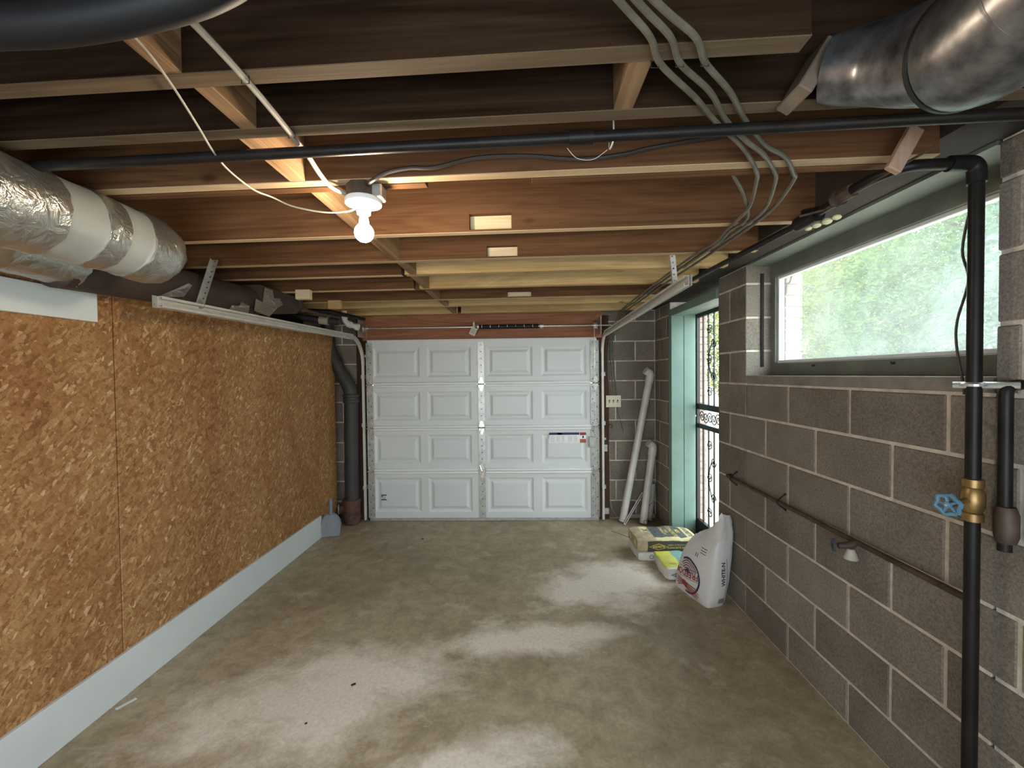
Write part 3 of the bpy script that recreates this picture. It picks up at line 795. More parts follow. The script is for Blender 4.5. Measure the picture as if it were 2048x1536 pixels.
tree('leafy_tree', 'yellowish tree seen through the ironwork of the side door', 6.2, 8.0, 4.6, 2.4, 17000, m_leaf[1], 5)
tree('leafy_tree', 'tall green tree rising behind the near trees outside', 8.2, 0.0, 6.4, 3.6, 38000, m_leaf[0], 6)

# ------------------------------------------------------------------ garage door hardware
def track(x, side, label, zfar, znear, ynear, hang_p0, hang_p1, zbend):
    t = thing('door_track', label, 'garage door track', (x, -0.1, 0), 'garage door tracks')
    R = 0.24
    pts = [(x, -0.085, 0.02), (x, -0.085, zbend)]
    for k in range(1, 9):
        a = k/9*PI/2; pts.append((x, -0.085-(zfar-zbend)*(1-math.cos(a)), zbend+(zfar-zbend)*math.sin(a)))
    yb = -0.085-(zfar-zbend)
    vpath = pts; hpath = [(x, yb, zfar), (x, yb-0.2, zfar+(znear-zfar)*0.1), (x, ynear, znear)]
    # C-shaped rail, mouth towards the door
    s = side; w = 0.050; d = 0.026; th = 0.003
    prof = [(0, -w/2), (s*d, -w/2), (s*d, -w/2+0.012), (s*(d-th), -w/2+0.012), (s*(d-th), -w/2+th), (s*th, -w/2+th), (s*th, w/2-th), (s*(d-th), w/2-th), (s*(d-th), w/2-0.012), (s*d, w/2-0.012), (s*d, w/2), (0, w/2)]
    vp = [(a*0.8, b*0.5) for a, b in prof]
    MB().sweep(vp, vpath[:2], (1, 0, 0)).build('vertical_rail', m_track, t)
    MB().sweep([(a*0.9, b*0.62) for a, b in prof], vpath[1:]+hpath[:1], (1, 0, 0)).build('curved_rail', m_track, t)
    MB().sweep(prof, hpath, (1, 0, 0)).build('horizontal_rail', m_track, t)
    # stiffening angle along the near part of the rail
    h = MB(); h.sweep([(-s*0.002, -0.026), (-s*0.006, -0.026), (-s*0.006, 0.028), (-s*0.002, 0.028)], [(x, ynear+1.3, zfar+(znear-zfar)*0.45), (x, ynear-0.02, znear)], (1, 0, 0)); h.build('stiffening_angle', m_galv, t)
    # punched hanger
    a = Vector(hang_p0); b = Vector(hang_p1); L = (b-a).length; ax = (b-a).normalized()
    hp = MB(); ud = (Vector((1, 0, 0)) - ax*ax.x).normalized(); nr = ax.cross(ud).normalized()
    W2 = 0.016; rows = int(L/0.016)
    def P(u, v, q): return a + ax*u + ud*v + nr*q
    for i in range(rows):
        u0, u1 = L*i/rows, L*(i+1)/rows; um0, um1 = u0+(u1-u0)*0.25, u1-(u1-u0)*0.25
        hole = i % 2 == 1
        for q in (-0.001, 0.001):
            for v0, v1 in ((-W2, -0.005), (0.005, W2)): hp.add([P(u0, v0, q), P(u1, v0, q), P(u1, v1, q), P(u0, v1, q)], [(0, 1, 2, 3)])
            if not hole: hp.add([P(u0, -0.005, q), P(u1, -0.005, q), P(u1, 0.005, q), P(u0, 0.005, q)], [(0, 1, 2, 3)])
            else:
                hp.add([P(u0, -0.005, q), P(um0, -0.005, q), P(um0, 0.005, q), P(u0, 0.005, q)], [(0, 1, 2, 3)])
                hp.add([P(um1, -0.005, q), P(u1, -0.005, q), P(u1, 0.005, q), P(um1, 0.005, q)], [(0, 1, 2, 3)])
    for v in (-W2,):
        hp.add([P(0, v, 0), P(L, v, 0), P(L, v, -0.018), P(0, v, -0.018)], [(0, 1, 2, 3)])
    hp.build('hanger', m_galv, t)
    MB().lathe([(0.008, 0), (0.008, 0.006), (0.004, 0.006), (0.004, 0.012)], P(0.01, 0, 0.001), nr, 8).build('bolt', m_steel, t)
    for z in (0.35, 1.0, 1.5):
        MB().box(x-0.02, x+0.02, -0.075, -0.028, z-0.02, z+0.02, 0.002).build('jamb_bracket', m_galv, t)
    return t
track(-3.012, 1, 'left galvanised garage door track running along the strand board wall', 1.885, 1.852, -2.50, (-3.0, -2.26, 1.86), (-3.0, -2.145, 2.135), 1.62)
track(-0.545, -1, 'right galvanised garage door track hung beside the window and cables', 1.895, 1.955, -2.28, (-0.535, -2.06, 1.98), (-0.60, -2.16, 2.26), 1.72)

ts = thing('torsion_spring', 'black torsion spring on a steel shaft above the garage door', 'spring', (-1.5, -0.12, 2.0))
ys = -0.12; zsft = 1.99
MB().tube([(-2.985, ys, zsft), (-0.47, ys, zsft)], 0.0085, 10).build('shaft', m_steel, ts, smooth=True)
def helix(x0, x1, r, turns, rr):
    n = int(turns*10); return [(x0+(x1-x0)*i/n, ys+r*math.cos(2*PI*turns*i/n), zsft+r*math.sin(2*PI*turns*i/n)) for i in range(n+1)]
MB().tube(helix(-1.80, -1.20, 0.020, 70, 0), 0.0042, 5).build('spring_coil', m_spring, ts, smooth=True)
MB().tube([(-1.80, ys, zsft), (-1.20, ys, zsft)], 0.017, 10).build('spring_core', m_spring, ts)
st2 = MB()
for i in range(7):
    x = -1.77+i*0.085; st2.box(x, x+0.004, ys-0.0262, ys-0.0255, zsft-0.012+0.002*i % 0.01, zsft+0.014)
st2.build('paint_stripe', m_inkw, ts, kind='stuff')
for x in (-1.83, -1.185): MB().lathe([(0.024, 0), (0.024, 0.03), (0.016, 0.03), (0.016, 0.04)], (x, ys, zsft), (1, 0, 0), 14).build('winding_cone', m_galv, ts)
MB().box(-1.86, -1.84, -0.125, -0.04, zsft-0.06, zsft+0.05, 0.003).build('centre_bracket', m_galv, ts)
for x, d in ((-2.975, 1), (-0.655, 1)):
    o = MB().lathe([(0.046, 0), (0.046, 0.005), (0.034, 0.008), (0.034, 0.030), (0.046, 0.033), (0.046, 0.038)], (x, ys, zsft), (1, 0, 0), 20).build('cable_drum', m_steel, ts, smooth=True)
    MB().tube([(x+0.02, ys+0.030, zsft), (x+0.02, ys+0.02, 1.5), (x+0.02, ys+0.02, 0.06)], 0.0018, 5).build('lift_cable', m_steel, ts)
for x in (-3.015, -0.585): MB().box(x-0.002, x+0.003, -0.17, -0.028, 1.90, 2.08, 0.0).build('end_plate', m_galv, ts)
tg = MB().box(-0.031, 0.031, -0.001, 0.001, -0.085, 0.0, 0.0)
tg.v = [tuple(Vector((-1.835, -0.145, 1.985)) + Matrix.Rotation(0.45, 3, 'Y') @ Vector(p)) for p in tg.v]
to = tg.build('warning_tag', m_paper, ts)
b = MB()
for i in range(4):
    b.box(-0.022, 0.022, -0.0018, -0.0012, -0.03-i*0.012, -0.027-i*0.012)
b.v = [tuple(Vector((-1.835, -0.145, 1.985)) + Matrix.Rotation(0.45, 3, 'Y') @ Vector(p)) for p in b.v]
b.build('small_print', m_ink, to, kind='stuff')
MB().lathe([(0.0, 0), (0.018, -0.045)], (-1.825, -0.14, 2.015), (0, 0, 1), 10, caps=False).build('tag_tie', m_steel, ts)

# ------------------------------------------------------------------ bare bulb light
LX, LY = -1.868, -3.02
lf = thing('ceiling_light', 'bare lit bulb in a white porcelain holder under a metal junction box', 'ceiling light', (LX, LY, 2.06))
oct_ = [(0.052*math.cos(PI/8+i*PI/4), 0.052*math.sin(PI/8+i*PI/4)) for i in range(8)]
MB().prism([(LX+a, LY+b) for a, b in oct_], 2.072, 2.113, 'z').build('junction_box', m_brownpipe, lf)
MB().box(LX+0.035, LX+0.068, LY-0.03, LY+0.02, 2.066, 2.11, 0.004).build('box_bracket', m_galv, lf)
hold = MB().lathe([(0.020, 0.012), (0.056, 0.012), (0.058, 0.004), (0.056, -0.003), (0.040, -0.008), (0.024, -0.016), (0.021, -0.034), (0.017, -0.034)], (LX, LY, 2.058), (0, 0, 1), 32).build('lamp_holder', m_porcelain, lf, smooth=True)
for a in (0.4, 3.5): MB().lathe([(0.004, 0), (0.004, 0.003)], (LX+0.042*math.cos(a), LY+0.042*math.sin(a), 2.052), (0, 0, -1), 8).build('holder_screw', m_galv, lf)
bp = []
for i in range(25):
    t_ = i/24
    if t_ < 0.3: r = 0.0125+0.003*t_/0.3; h = -0.038-0.024*t_/0.3
    else:
        a = (t_-0.3)/0.7*(PI*0.82)+PI*0.18; r = 0.030*math.sin(a) if True else 0; h = -0.090+0.030*math.cos(a)
    bp.append((max(r, 0.0004), h))
MB().lathe(bp, (LX, LY, 2.055), (0, 0, 1), 24).build('bulb', m_bulb, lf, smooth=True)

# ------------------------------------------------------------------ cables
def cable(name, label, pts, r, mat, n=6, staples=(), cat='cable', group=None):
    o = MB().tube(smooth_path(pts, n), r, 8).build(name, mat, None, smooth=True); tag(o, label, cat, group)
    for (x, y, z) in staples:
        s = MB(); s.tube([(x-r*1.15, y, z+0.010), (x-r*1.15, y, z-r*1.1), (x+r*1.15, y, z-r*1.1), (x+r*1.15, y, z+0.010)], 0.0011, 5)
        s.build('staple', m_iron, o)
    return o
zc = 2.106
cable('white_cable', 'white cable stapled across the joists to the bulb box', [(-1.95, -4.6, zc), (-1.93, -3.95, zc), (-1.915, -3.655, zc), (-1.917, -3.507, zc), (-1.925, -3.36, zc-0.003), (-1.935, -3.30, zc), (-1.944, -3.232, 2.112), (-1.953, -3.134, 2.10), (-1.95, -3.07, 2.092), (-1.925, -3.03, 2.088), (-1.905, -3.02, 2.088)], 0.0068, m_cable_w, staples=[(-1.918, -3.52, zc), (-1.932, -3.325, zc)])
cable('pale_string', 'thin pale string sagging below the black pipe to the lamp holder', [(-2.0, -4.4, 2.10), (-2.02, -3.8, 2.10), (-2.034, -3.64, 2.10), (-2.067, -3.528, 2.10), (-2.123, -3.386, 2.10), (-2.15, -3.30, 2.085), (-2.18, -3.20, 2.085), (-2.175, -3.10, 2.075), (-2.155, -3.035, 2.078), (-2.10, -3.02, 2.055), (-2.0, -3.02, 2.034), (-1.925, -3.02, 2.034), (-1.885, -3.02, 2.045)], 0.0026, m_cable_w)
cable('brown_cable', 'dark cable clipped along a joist face from the bulb box', [(x, y-max(0.0, x+1.85)*JA-0.004, z) for x, y, z in [(-1.84, -3.055, 2.10), (-1.81, -3.088, 2.098), (-1.764, -3.09, 2.118), (-1.696, -3.09, 2.128), (-1.62, -3.088, 2.127), (-1.5, -3.087, 2.150), (-1.35, -3.087, 2.150), (-1.187, -3.087, 2.133), (-1.06, -3.087, 2.142), (-0.98, -3.087, 2.157), (-0.717, -3.087, 2.187), (-0.4, -3.087, 2.20), (-0.2, -3.087, 2.205)]], 0.0062, m_cable_k)
A = [(-1.95, -4.5, zc), (-1.45, -3.93, zc), (-1.21, -3.682, zc), (-1.13, -3.598, zc), (-1.089, -3.53, zc), (-0.981, -3.427, zc), (-0.90, -3.34, zc), (-0.788, -3.238, zc-0.004), (-0.707, -3.143, zc-0.002), (-0.646, -3.06, zc), (-0.62, -3.01, zc), (-0.559, -2.856, 2.088), (-0.522, -2.687, 2.095), (-0.494, -2.56, zc), (-0.476, -2.403, 2.098), (-0.481, -2.14, zc), (-0.478, -1.637, 2.10), (-0.457, -0.957, 2.10), (-0.435, -0.44, 2.10), (-0.40, -0.12, 2.09), (-0.43, -0.045, 1.98), (-0.48, -0.03, 1.80), (-0.49, -0.03, 1.56), (-0.475, -0.03, 1.28)]
Bc = [(-1.95, -4.45, zc), (-1.43, -3.93, zc), (-1.182, -3.681, zc), (-1.094, -3.597, zc), (-1.051, -3.53, zc), (-0.955, -3.443, zc), (-0.873, -3.34, zc), (-0.78, -3.262, zc-0.012), (-0.707, -3.2, zc-0.012), (-0.603, -3.075, zc-0.001), (-0.556, -3.0, zc), (-0.492, -2.831, 2.088), (-0.457, -2.628, 2.096), (-0.452, -2.401, 2.098), (-0.452, -2.14, zc), (-0.452, -1.606, 2.098), (-0.424, -0.908, 2.10), (-0.412, -0.437, 2.10), (-0.375, -0.12, 2.09), (-0.405, -0.045, 1.97), (-0.46, -0.03, 1.82), (-0.455, -0.03, 1.55), (-0.44, -0.03, 1.28)]
Cc = [(-1.95, -4.40, zc), (-1.43, -3.93, zc), (-1.154, -3.68, zc), (-1.049, -3.595, zc), (-1.003, -3.53, zc), (-0.912, -3.441, zc), (-0.827, -3.338, zc), (-0.714, -3.222, zc), (-0.623, -3.158, zc), (-0.538, -3.06, zc), (-0.505, -3.01, zc), (-0.469, -2.852, 2.088), (-0.432, -2.638, 2.096), (-0.422, -2.385, 2.098), (-0.413, -2.023, 2.10), (-0.415, -1.543, 2.096), (-0.39, -0.859, 2.10), (-0.373, -0.373, 2.10), (-0.345, -0.12, 2.085), (-0.38, -0.045, 1.96), (-0.44, -0.03, 1.84), (-0.43, -0.03, 1.55), (-0.405, -0.03, 1.28)]
for nm, P, lb, sp in (('grey_cable', A, 'grey cable, leftmost of three bending under the joists by the window', [(-1.10, -3.53, zc)]),
                      ('grey_cable', Bc, 'grey cable, middle one of three bending under the joists by the window', [(-1.052, -3.53, zc)]),
                      ('grey_cable', Cc, 'grey cable, widest bend of three under the joists by the window', [(-1.004, -3.53, zc)])):
    cable(nm, lb, P, 0.0064, m_cable_g, staples=sp, group='cables running along the joists to the outlet box')
cable('grey_cable', 'short grey cable dropping between two joists to join the bundle', [(-0.70, -3.0, 2.16), (-0.68, -2.99, 2.13), (-0.628, -2.941, 2.10), (-0.529, -2.787, 2.095), (-0.487, -2.685, 2.095), (-0.482, -2.56, 2.10), (-0.465, -2.40, 2.094), (-0.465, -2.0, 2.088)], 0.0058, m_cable_g)

# outlet box
ob = thing('outlet_box', 'ivory triple switch plate on the block wall below the cables', 'outlet', (-0.435, -0.03, 1.22))
MB().box(-0.505, -0.368, -0.03, -0.002, 1.168, 1.272, 0.003).build('box', m_galv, ob)
MB().box(-0.512, -0.360, -0.036, -0.030, 1.160, 1.280, 0.002).build('cover_plate', m_ivory, ob)
for i in range(3):
    x = -0.478+i*0.042
    MB().box(x-0.006, x+0.006, -0.037, -0.0355, 1.205, 1.235, 0.0).build('switch_slot', m_hole, ob)
    MB().prism([(-0.049, 1.212), (-0.036, 1.208), (-0.036, 1.222)], x-0.004, x+0.004, 'x').build('switch_lever', m_ivory, ob)
cable('thin_wire', 'thin dark wire hanging below the switch plate on the block wall', [(-0.40, -0.008, 1.17), (-0.385, -0.008, 1.10), (-0.35, -0.008, 0.98), (-0.33, -0.008, 0.90)], 0.0022, m_cable_k)
cable('thin_wire', 'pale wire curling at the floor beside the right door jamb', [(-0.475, -0.012, 0.75), (-0.47, -0.012, 0.3), (-0.465, -0.012, 0.15), (-0.43, -0.03, 0.06), (-0.39, -0.05, 0.02)], 0.003, m_cable_w)
hk = MB().tube(smooth_path([(-0.488, -0.03, 0.965), (-0.475, -0.045, 0.985), (-0.455, -0.05, 0.98), (-0.455, -0.05, 0.955), (-0.468, -0.05, 0.945)]), 0.004, 6).build('wire_hook', m_iron); tag(hk, 'small black hook on the right garage door jamb', 'hook')
lp = thing('latch_plate', 'small galvanised latch keeper on the right door jamb', 'latch', (-0.52, -0.03, 0.8))
MB().box(-0.545, -0.500, -0.034, -0.028, 0.705, 0.775, 0.002).build('plate', m_galv, lp); MB().lathe([(0.014, 0), (0.014, 0.004), (0.007, 0.004), (0.007, 0.012)], (-0.525, -0.03, 0.835), (0, -1, 0), 12).build('bolt', m_steel, lp)
MB().box(-0.54, -0.49, -0.05, -0.002, 0.06, 0.12, 0.004).build('sensor', m_pvcdirty, lp)

# ------------------------------------------------------------------ pipes
bpz = 2.086
bp_ = thing('black_pipe', 'straight black pipe hung crosswise under the joists', 'pipe', (-1.5, -3.30, bpz))
MB().tube([(-3.4, -3.208, bpz), (0.01, -3.378, bpz)], 0.0135, 14).build('pipe', m_blackpipe, bp_, smooth=True)
MB().tube([(-1.245, -3.3157, bpz), (-1.185, -3.3187, bpz)], 0.0175, 14).build('coupling', m_blackpipe, bp_, smooth=True)
MB().tube(smooth_path([(-1.135, -3.318, 2.15), (-1.135, -3.322, 2.09), (-1.137, -3.316, 2.070), (-1.139, -3.30, 2.066), (-1.139, -3.287, 2.078), (-1.137, -3.285, 2.115)]), 0.0022, 6).build('pipe_strap', m_galv, bp_)
lint = MB().tube(smooth_path([(-1.245, -3.29, 2.075), (-1.22, -3.285, 2.052), (-1.18, -3.285, 2.048), (-1.145, -3.295, 2.066)]), 0.0008, 4).build('cobweb_thread', m_paper, bp_)

gp = thing('gas_pipe', 'black vertical gas pipe with an elbow in front of the window edge', 'pipe', (-0.07, -3.13, 0))
px_, py_ = -0.075, -3.135
MB().tube(fillet([(px_, py_, 0.0), (px_, py_, 2.06)], 0.03), 0.0170, 16).build('riser', m_blackpipe, gp, smooth=True)
MB().tube(fillet([(px_, py_, 2.03), (px_, py_, 2.088), (-0.15, -3.132, 2.088)], 0.035, 8), 0.0215, 16).build('elbow', m_blackpipe, gp, smooth=True)
MB().tube(fillet([(-0.12, -3.132, 2.088), (-0.262, -3.128, 2.088), (-0.295, -3.06, 2.086), (-0.30, -2.95, 2.084)], 0.04), 0.0155, 14).build('branch_pipe', m_blackpipe, gp, smooth=True)
MB().tube([(-0.300, -2.98, 2.084), (-0.298, -2.90, 2.084)], 0.022, 8).build('union', m_brownpipe, gp)
MB().tube([(-0.299, -2.925, 2.084), (-0.299, -2.912, 2.084)], 0.029, 8).build('union_nut', m_brownpipe, gp)
MB().tube([(-0.288, -2.90, 2.083), (-0.278, -2.70, 2.080)], 0.0155, 12).build('branch_pipe', m_blackpipe, gp, smooth=True)
MB().tube([(-0.278, -2.79, 2.080), (-0.278, -2.68, 2.080)], 0.027, 12).build('tee', m_blackpipe, gp, smooth=True)
MB().tube([(-0.278, -2.735, 2.080), (-0.278, -2.735, 2.115)], 0.022, 12).build('tee_branch', m_blackpipe, gp, smooth=True)
MB().tube([(-0.278, -2.68, 2.080), (-0.285, -2.0, 2.088), (-0.298, -1.2, 2.092), (-0.30, -0.05, 2.094)], 0.0135, 12).build('run_pipe', m_blackpipe, gp, smooth=True)
MB().tube([(-0.305, -3.26, 2.075), (-0.30, -2.85, 2.070), (-0.35, -2.80, 2.068)], 0.004, 6).build('loose_rod', m_brownpipe, gp)
fo = MB(); 
for (x, y, r) in ((-0.235, -2.72, 0.016), (-0.225, -2.76, 0.018), (-0.218, -2.80, 0.015), (-0.243, -2.685, 0.013)):
    fo.lathe([(0.0, -r*0.7), (r*0.8, -r*0.4), (r, 0), (r*0.8, r*0.4), (0, r*0.7)], (x, y, 2.062), (0, 0, 1), 10)
tag(fo.build('foam_wad', m_foam, None, smooth=True), 'lump of pale yellow foam stuck at the pipe tee above the window', 'foam')
pw = MB().box(-0.019, 0.019, -0.010, 0.010, -0.064, 0.064, 0.003)
mt = Matrix.Translation((-0.334, -3.2, 2.096)) @ Matrix.Rotation(0.5, 4, 'Y')
pw.v = [tuple(mt @ Vector(p)) for p in pw.v]
tag(pw.build('wood_scrap', wood('pink_wood', (0.30, 0.19, 0.13), (0.44, 0.30, 0.22), 'z', knots=False)), 'pinkish wood offcut wedged above the gas pipe elbow', 'wood scrap')

wp = thing('water_pipe', 'second dark riser behind the gas pipe with brass valve', 'pipe', (-0.04, -3.15, 1.1))
MB().tube(fillet([(-0.034, -3.180, 1.00), (-0.034, -3.178, 1.458), (0.02, -3.178, 1.462)], 0.03), 0.0150, 14).build('riser', m_blackpipe, wp, smooth=True)
MB().lathe([(0.030, 0), (0.030, 0.007), (0.022, 0.012)], (px_, py_+0.002, 1.456), (0, 0, 1), 18).build('flange', m_galv, wp)
MB().tube([(px_-0.03, py_+0.03, 1.459), (px_+0.06, py_-0.06, 1.459)], 0.010, 8).build('flange_strap', m_galv, wp)
va = MB(); va.lathe([(0.018, -0.062), (0.024, -0.060), (0.024, -0.038), (0.020, -0.034), (0.026, -0.018), (0.027, 0.018), (0.020, 0.034), (0.024, 0.038), (0.024, 0.060), (0.018, 0.062)], (px_, py_, 1.130), (0, 0, 1), 12)
vo_ = va.build('valve_body', m_brass, wp, smooth=True)
va2 = MB(); va2.lathe([(0.02, -0.05), (0.026, -0.03), (0.026, 0.03), (0.02, 0.05)], (-0.036, -3.185, 1.075), (0, 0, 1), 10); va2.build('pipe_union', m_brownpipe, wp, smooth=True)
wx = Vector((-0.957, -0.287, -0.05)).normalized(); w0 = Vector((px_, py_, 1.130))
MB().tube([w0, w0+wx*0.098], 0.008, 10).build('valve_stem', m_brass, wp, smooth=True)
wh = MB(); a_ = wx.orthogonal().normalized(); b_ = wx.cross(a_); c_ = w0+wx*0.102
rim = [c_ + (a_*math.cos(t*2*PI/24)+b_*math.sin(t*2*PI/24))*(0.027+0.003*math.cos(t*2*PI/4)) for t in range(25)]
wh.tube(rim, 0.006, 8, caps=False)
for k in range(5): wh.tube([c_, c_+(a_*math.cos(k*2*PI/5)+b_*math.sin(k*2*PI/5))*0.027], 0.004, 6)
wh.lathe([(0.009, -0.004), (0.009, 0.006)], c_, wx, 10); wh.build('hand_wheel', m_blue, wp, smooth=True)
MB().lathe([(0.005, 0), (0.004, 0.003)], c_+wx*0.006, wx, 8).build('wheel_nut', m_steel, wp)
sp = MB().tube([(-0.012, -3.09, 1.352), (-0.045, -3.115, 1.345), (-0.07, -3.13, 1.343)], [0.006, 0.008, 0.007], 8).build('pipe_hook', m_iron, wp)

hz = thing('wall_pipe', 'thin rusty pipe run level along the lower block wall', 'pipe', (-0.03, -2.4, 0.84))
MB().tube([(-0.03, -1.60, 0.826), (-0.035, -2.3, 0.822), (-0.04, -3.10, 0.818)], 0.0105, 12).build('pipe', m_brownpipe, hz, smooth=True)
MB().tube(fillet([(-0.03, -1.615, 0.826), (-0.03, -1.585, 0.826), (0.01, -1.583, 0.826)], 0.02), 0.012, 10).build('end_elbow', m_brownpipe, hz, smooth=True)
for y in (-1.655, -2.155):
    s = MB(); s.tube(smooth_path([(0.0, y, 0.87), (-0.012, y, 0.858), (-0.034, y, 0.84), (-0.046, y, 0.824), (-0.034, y, 0.808), (-0.012, y, 0.792), (0.0, y, 0.78)], 4), 0.004, 6)
    s.lathe([(0.007, 0), (0.007, 0.006)], (0.002, y, 0.866), (-1, 0, 0), 8); s.lathe([(0.007, 0), (0.007, 0.006)], (0.002, y, 0.784), (-1, 0, 0), 8)
    s.build('pipe_clamp', m_iron, hz, smooth=True)
sg = thing('hose_bib', 'old spigot with dark wheel and pale spout on the thin wall pipe', 'spigot', (-0.06, -2.68, 0.80))
yv = -2.665
MB().tube([(-0.036, yv, 0.818), (-0.062, yv, 0.806), (-0.10, yv+0.01, 0.80)], [0.014, 0.015, 0.011], 12).build('valve_body', m_brownpipe, sg, smooth=True)
MB().lathe([(0.012, 0.0), (0.019, -0.018), (0.026, -0.038), (0.022, -0.042)], (-0.066, yv-0.012, 0.796), (0, 0, 1), 14).build('spout', m_pvcdirty, sg, smooth=True)
c_ = Vector((-0.112, yv+0.018, 0.802)); wx = Vector((-0.9, 0.35, 0.0)).normalized(); a_ = wx.orthogonal().normalized(); b_ = wx.cross(a_)
wh = MB(); wh.tube([c_ + (a_*math.cos(t*2*PI/20)+b_*math.sin(t*2*PI/20))*(0.021+0.003*math.cos(t*2*PI/3.33)) for t in range(21)], 0.005, 6, caps=False)
for k in range(6): wh.tube([c_, c_+(a_*math.cos(k*PI/3)+b_*math.sin(k*PI/3))*0.021], 0.0035, 5)
wh.build('hand_wheel', plain('grey_wheel', (0.06, 0.065, 0.075), 0.5), sg, smooth=True)
cable('hanging_wire', 'thin black wire hanging beside the gas pipe across the window', [(-0.05, -3.125, 2.04), (-0.05, -3.098, 1.984), (-0.05, -3.074, 1.861), (-0.05, -3.092, 1.767), (-0.05, -3.062, 1.654), (-0.05, -3.060, 1.579), (-0.05, -3.079, 1.473), (-0.05, -3.085, 1.43)], 0.0034, m_cable_k)
cable('window_wire', 'short black wire stub hanging outside the far top corner of the window', [(0.21, -1.86, 2.06), (0.215, -1.835, 2.03), (0.22, -1.80, 2.025), (0.22, -1.795, 1.97)], 0.004, m_cable_k)

# drain stack in the back left corner
ds = thing('drain_stack', 'dark drain pipe with offset elbows and rusty cleanout by the door', 'drain pipe', (-3.12, -0.13, 0))
yd_ = -0.13
MB().tube([(-3.124, yd_, 0.22), (-3.112, yd_, 1.27)], 0.070, 20).build('lower_pipe', m_castiron, ds, smooth=True)
MB().lathe([(0.070, 0), (0.080, 0.006), (0.080, 0.030), (0.074, 0.034), (0.074, 0.060), (0.082, 0.064), (0.082, 0.085), (0.070, 0.092)], (-3.112, yd_, 1.235), (0, 0, 1), 20).build('coupling', m_castiron, ds, smooth=True)
MB().tube(fillet([(-3.112, yd_, 1.30), (-3.124, yd_, 1.40), (-3.175, yd_, 1.48), (-3.19, yd_, 1.51)], 0.06), 0.068, 18).build('lower_elbow', m_castiron, ds, smooth=True)
MB().tube([(-3.165, yd_, 1.458), (-3.278, yd_, 1.675)], 0.062, 18).build('offset_pipe', m_castiron, ds, smooth=True)
for (p, q) in (((-3.183, yd_, 1.492), (-3.197, yd_, 1.519)), ((-3.262, yd_, 1.644), (-3.276, yd_, 1.671))):
    MB().tube([p, q], 0.072, 18).build('pipe_collar', m_castiron, ds, smooth=True)
MB().tube(fillet([(-3.262, yd_, 1.645), (-3.325, yd_, 1.77), (-3.345, yd_, 1.92)], 0.10), 0.066, 18).build('upper_elbow', m_castiron, ds, smooth=True)
MB().tube([(-3.34, yd_, 1.80), (-3.345, yd_, 2.35)], 0.060, 18).build('upper_pipe', m_castiron, ds, smooth=True)
MB().lathe([(0.072, 0.0), (0.082, 0.01), (0.082, 0.05), (0.090, 0.055), (0.090, 0.075), (0.086, 0.08), (0.086, 0.215), (0.094, 0.22), (0.094, 0.25), (0.072, 0.258)], (-3.128, yd_, 0.0), (0, 0, 1), 20).build('cleanout_tee', m_rust, ds, smooth=True)
MB().tube([(-3.19, yd_-0.01, 0.155), (-3.245, yd_-0.03, 0.155)], 0.045, 14).build('cleanout_hub', m_rust, ds, smooth=True)
MB().tube([(-3.243, yd_-0.03, 0.155), (-3.252, yd_-0.033, 0.155)], 0.050, 8).build('cleanout_plug', m_pvcdirty, ds)
# pipes crossing above the left track
lp2 = thing('iron_pipe', 'old iron pipe under the joists near the drain stack', 'pipe', (-3.2, -0.8, 2.06))
MB().tube([(-3.50, -0.55, 2.075), (-3.36, -0.55, 2.05), (-3.05, -0.52, 2.005)], 0.030, 12).build('pipe', m_castiron, lp2, smooth=True)
MB().tube([(-3.22, -0.535, 2.03), (-3.14, -0.53, 2.018)], 0.040, 12).build('coupling', m_pvcdirty, lp2, smooth=True)
MB().tube([(-3.45, -0.85, 2.085), (-3.0, -0.80, 2.06), (-2.90, -0.30, 2.06)], 0.018, 10).build('pipe', m_blackpipe, lp2, smooth=True)
lp3 = thing('rusty_pipe', 'rusty pipe with fittings running along the top of the strand board', 'pipe', (-3.22, -1.0, 2.02))
MB().tube([(-3.16, -1.55, 2.045), (-3.12, -0.9, 2.05), (-3.02, -0.24, 2.055)], 0.014, 10).build('pipe', m_brownpipe, lp3, smooth=True)
for y in (-1.35, -1.05, -0.75):
    MB().tube([(-3.155+(y+1.35)*0.08, y, 2.048), (-3.15+(y+1.35)*0.08, y+0.07, 2.049)], 0.023, 10).build('fitting', m_rust, lp3, smooth=True)
MB().tube([(-3.05, -1.2, 2.20), (-3.05, -1.2, 2.04)], 0.006, 6).build('hanger_rod', m_brownpipe, lp3)
pv = thing('pvc_elbows', 'cream PVC elbow fittings below the joists by the left drum', 'pipe', (-2.98, -0.45, 2.0))
MB().tube(fillet([(-3.03, -0.45, 2.12), (-3.03, -0.45, 2.03), (-2.985, -0.45, 1.99), (-2.90, -0.45, 1.965)], 0.03), 0.024, 14).build('pipe', m_pvc, pv, smooth=True)
for a, b in (((-3.03, -0.45, 2.08), (-3.03, -0.45, 2.045)), ((-2.995, -0.45, 1.998), (-2.965, -0.45, 1.985)), ((-2.925, -0.45, 1.972), (-2.895, -0.45, 1.963))):
    MB().tube([a, b], 0.031, 14).build('collar', m_pvc, pv, smooth=True)

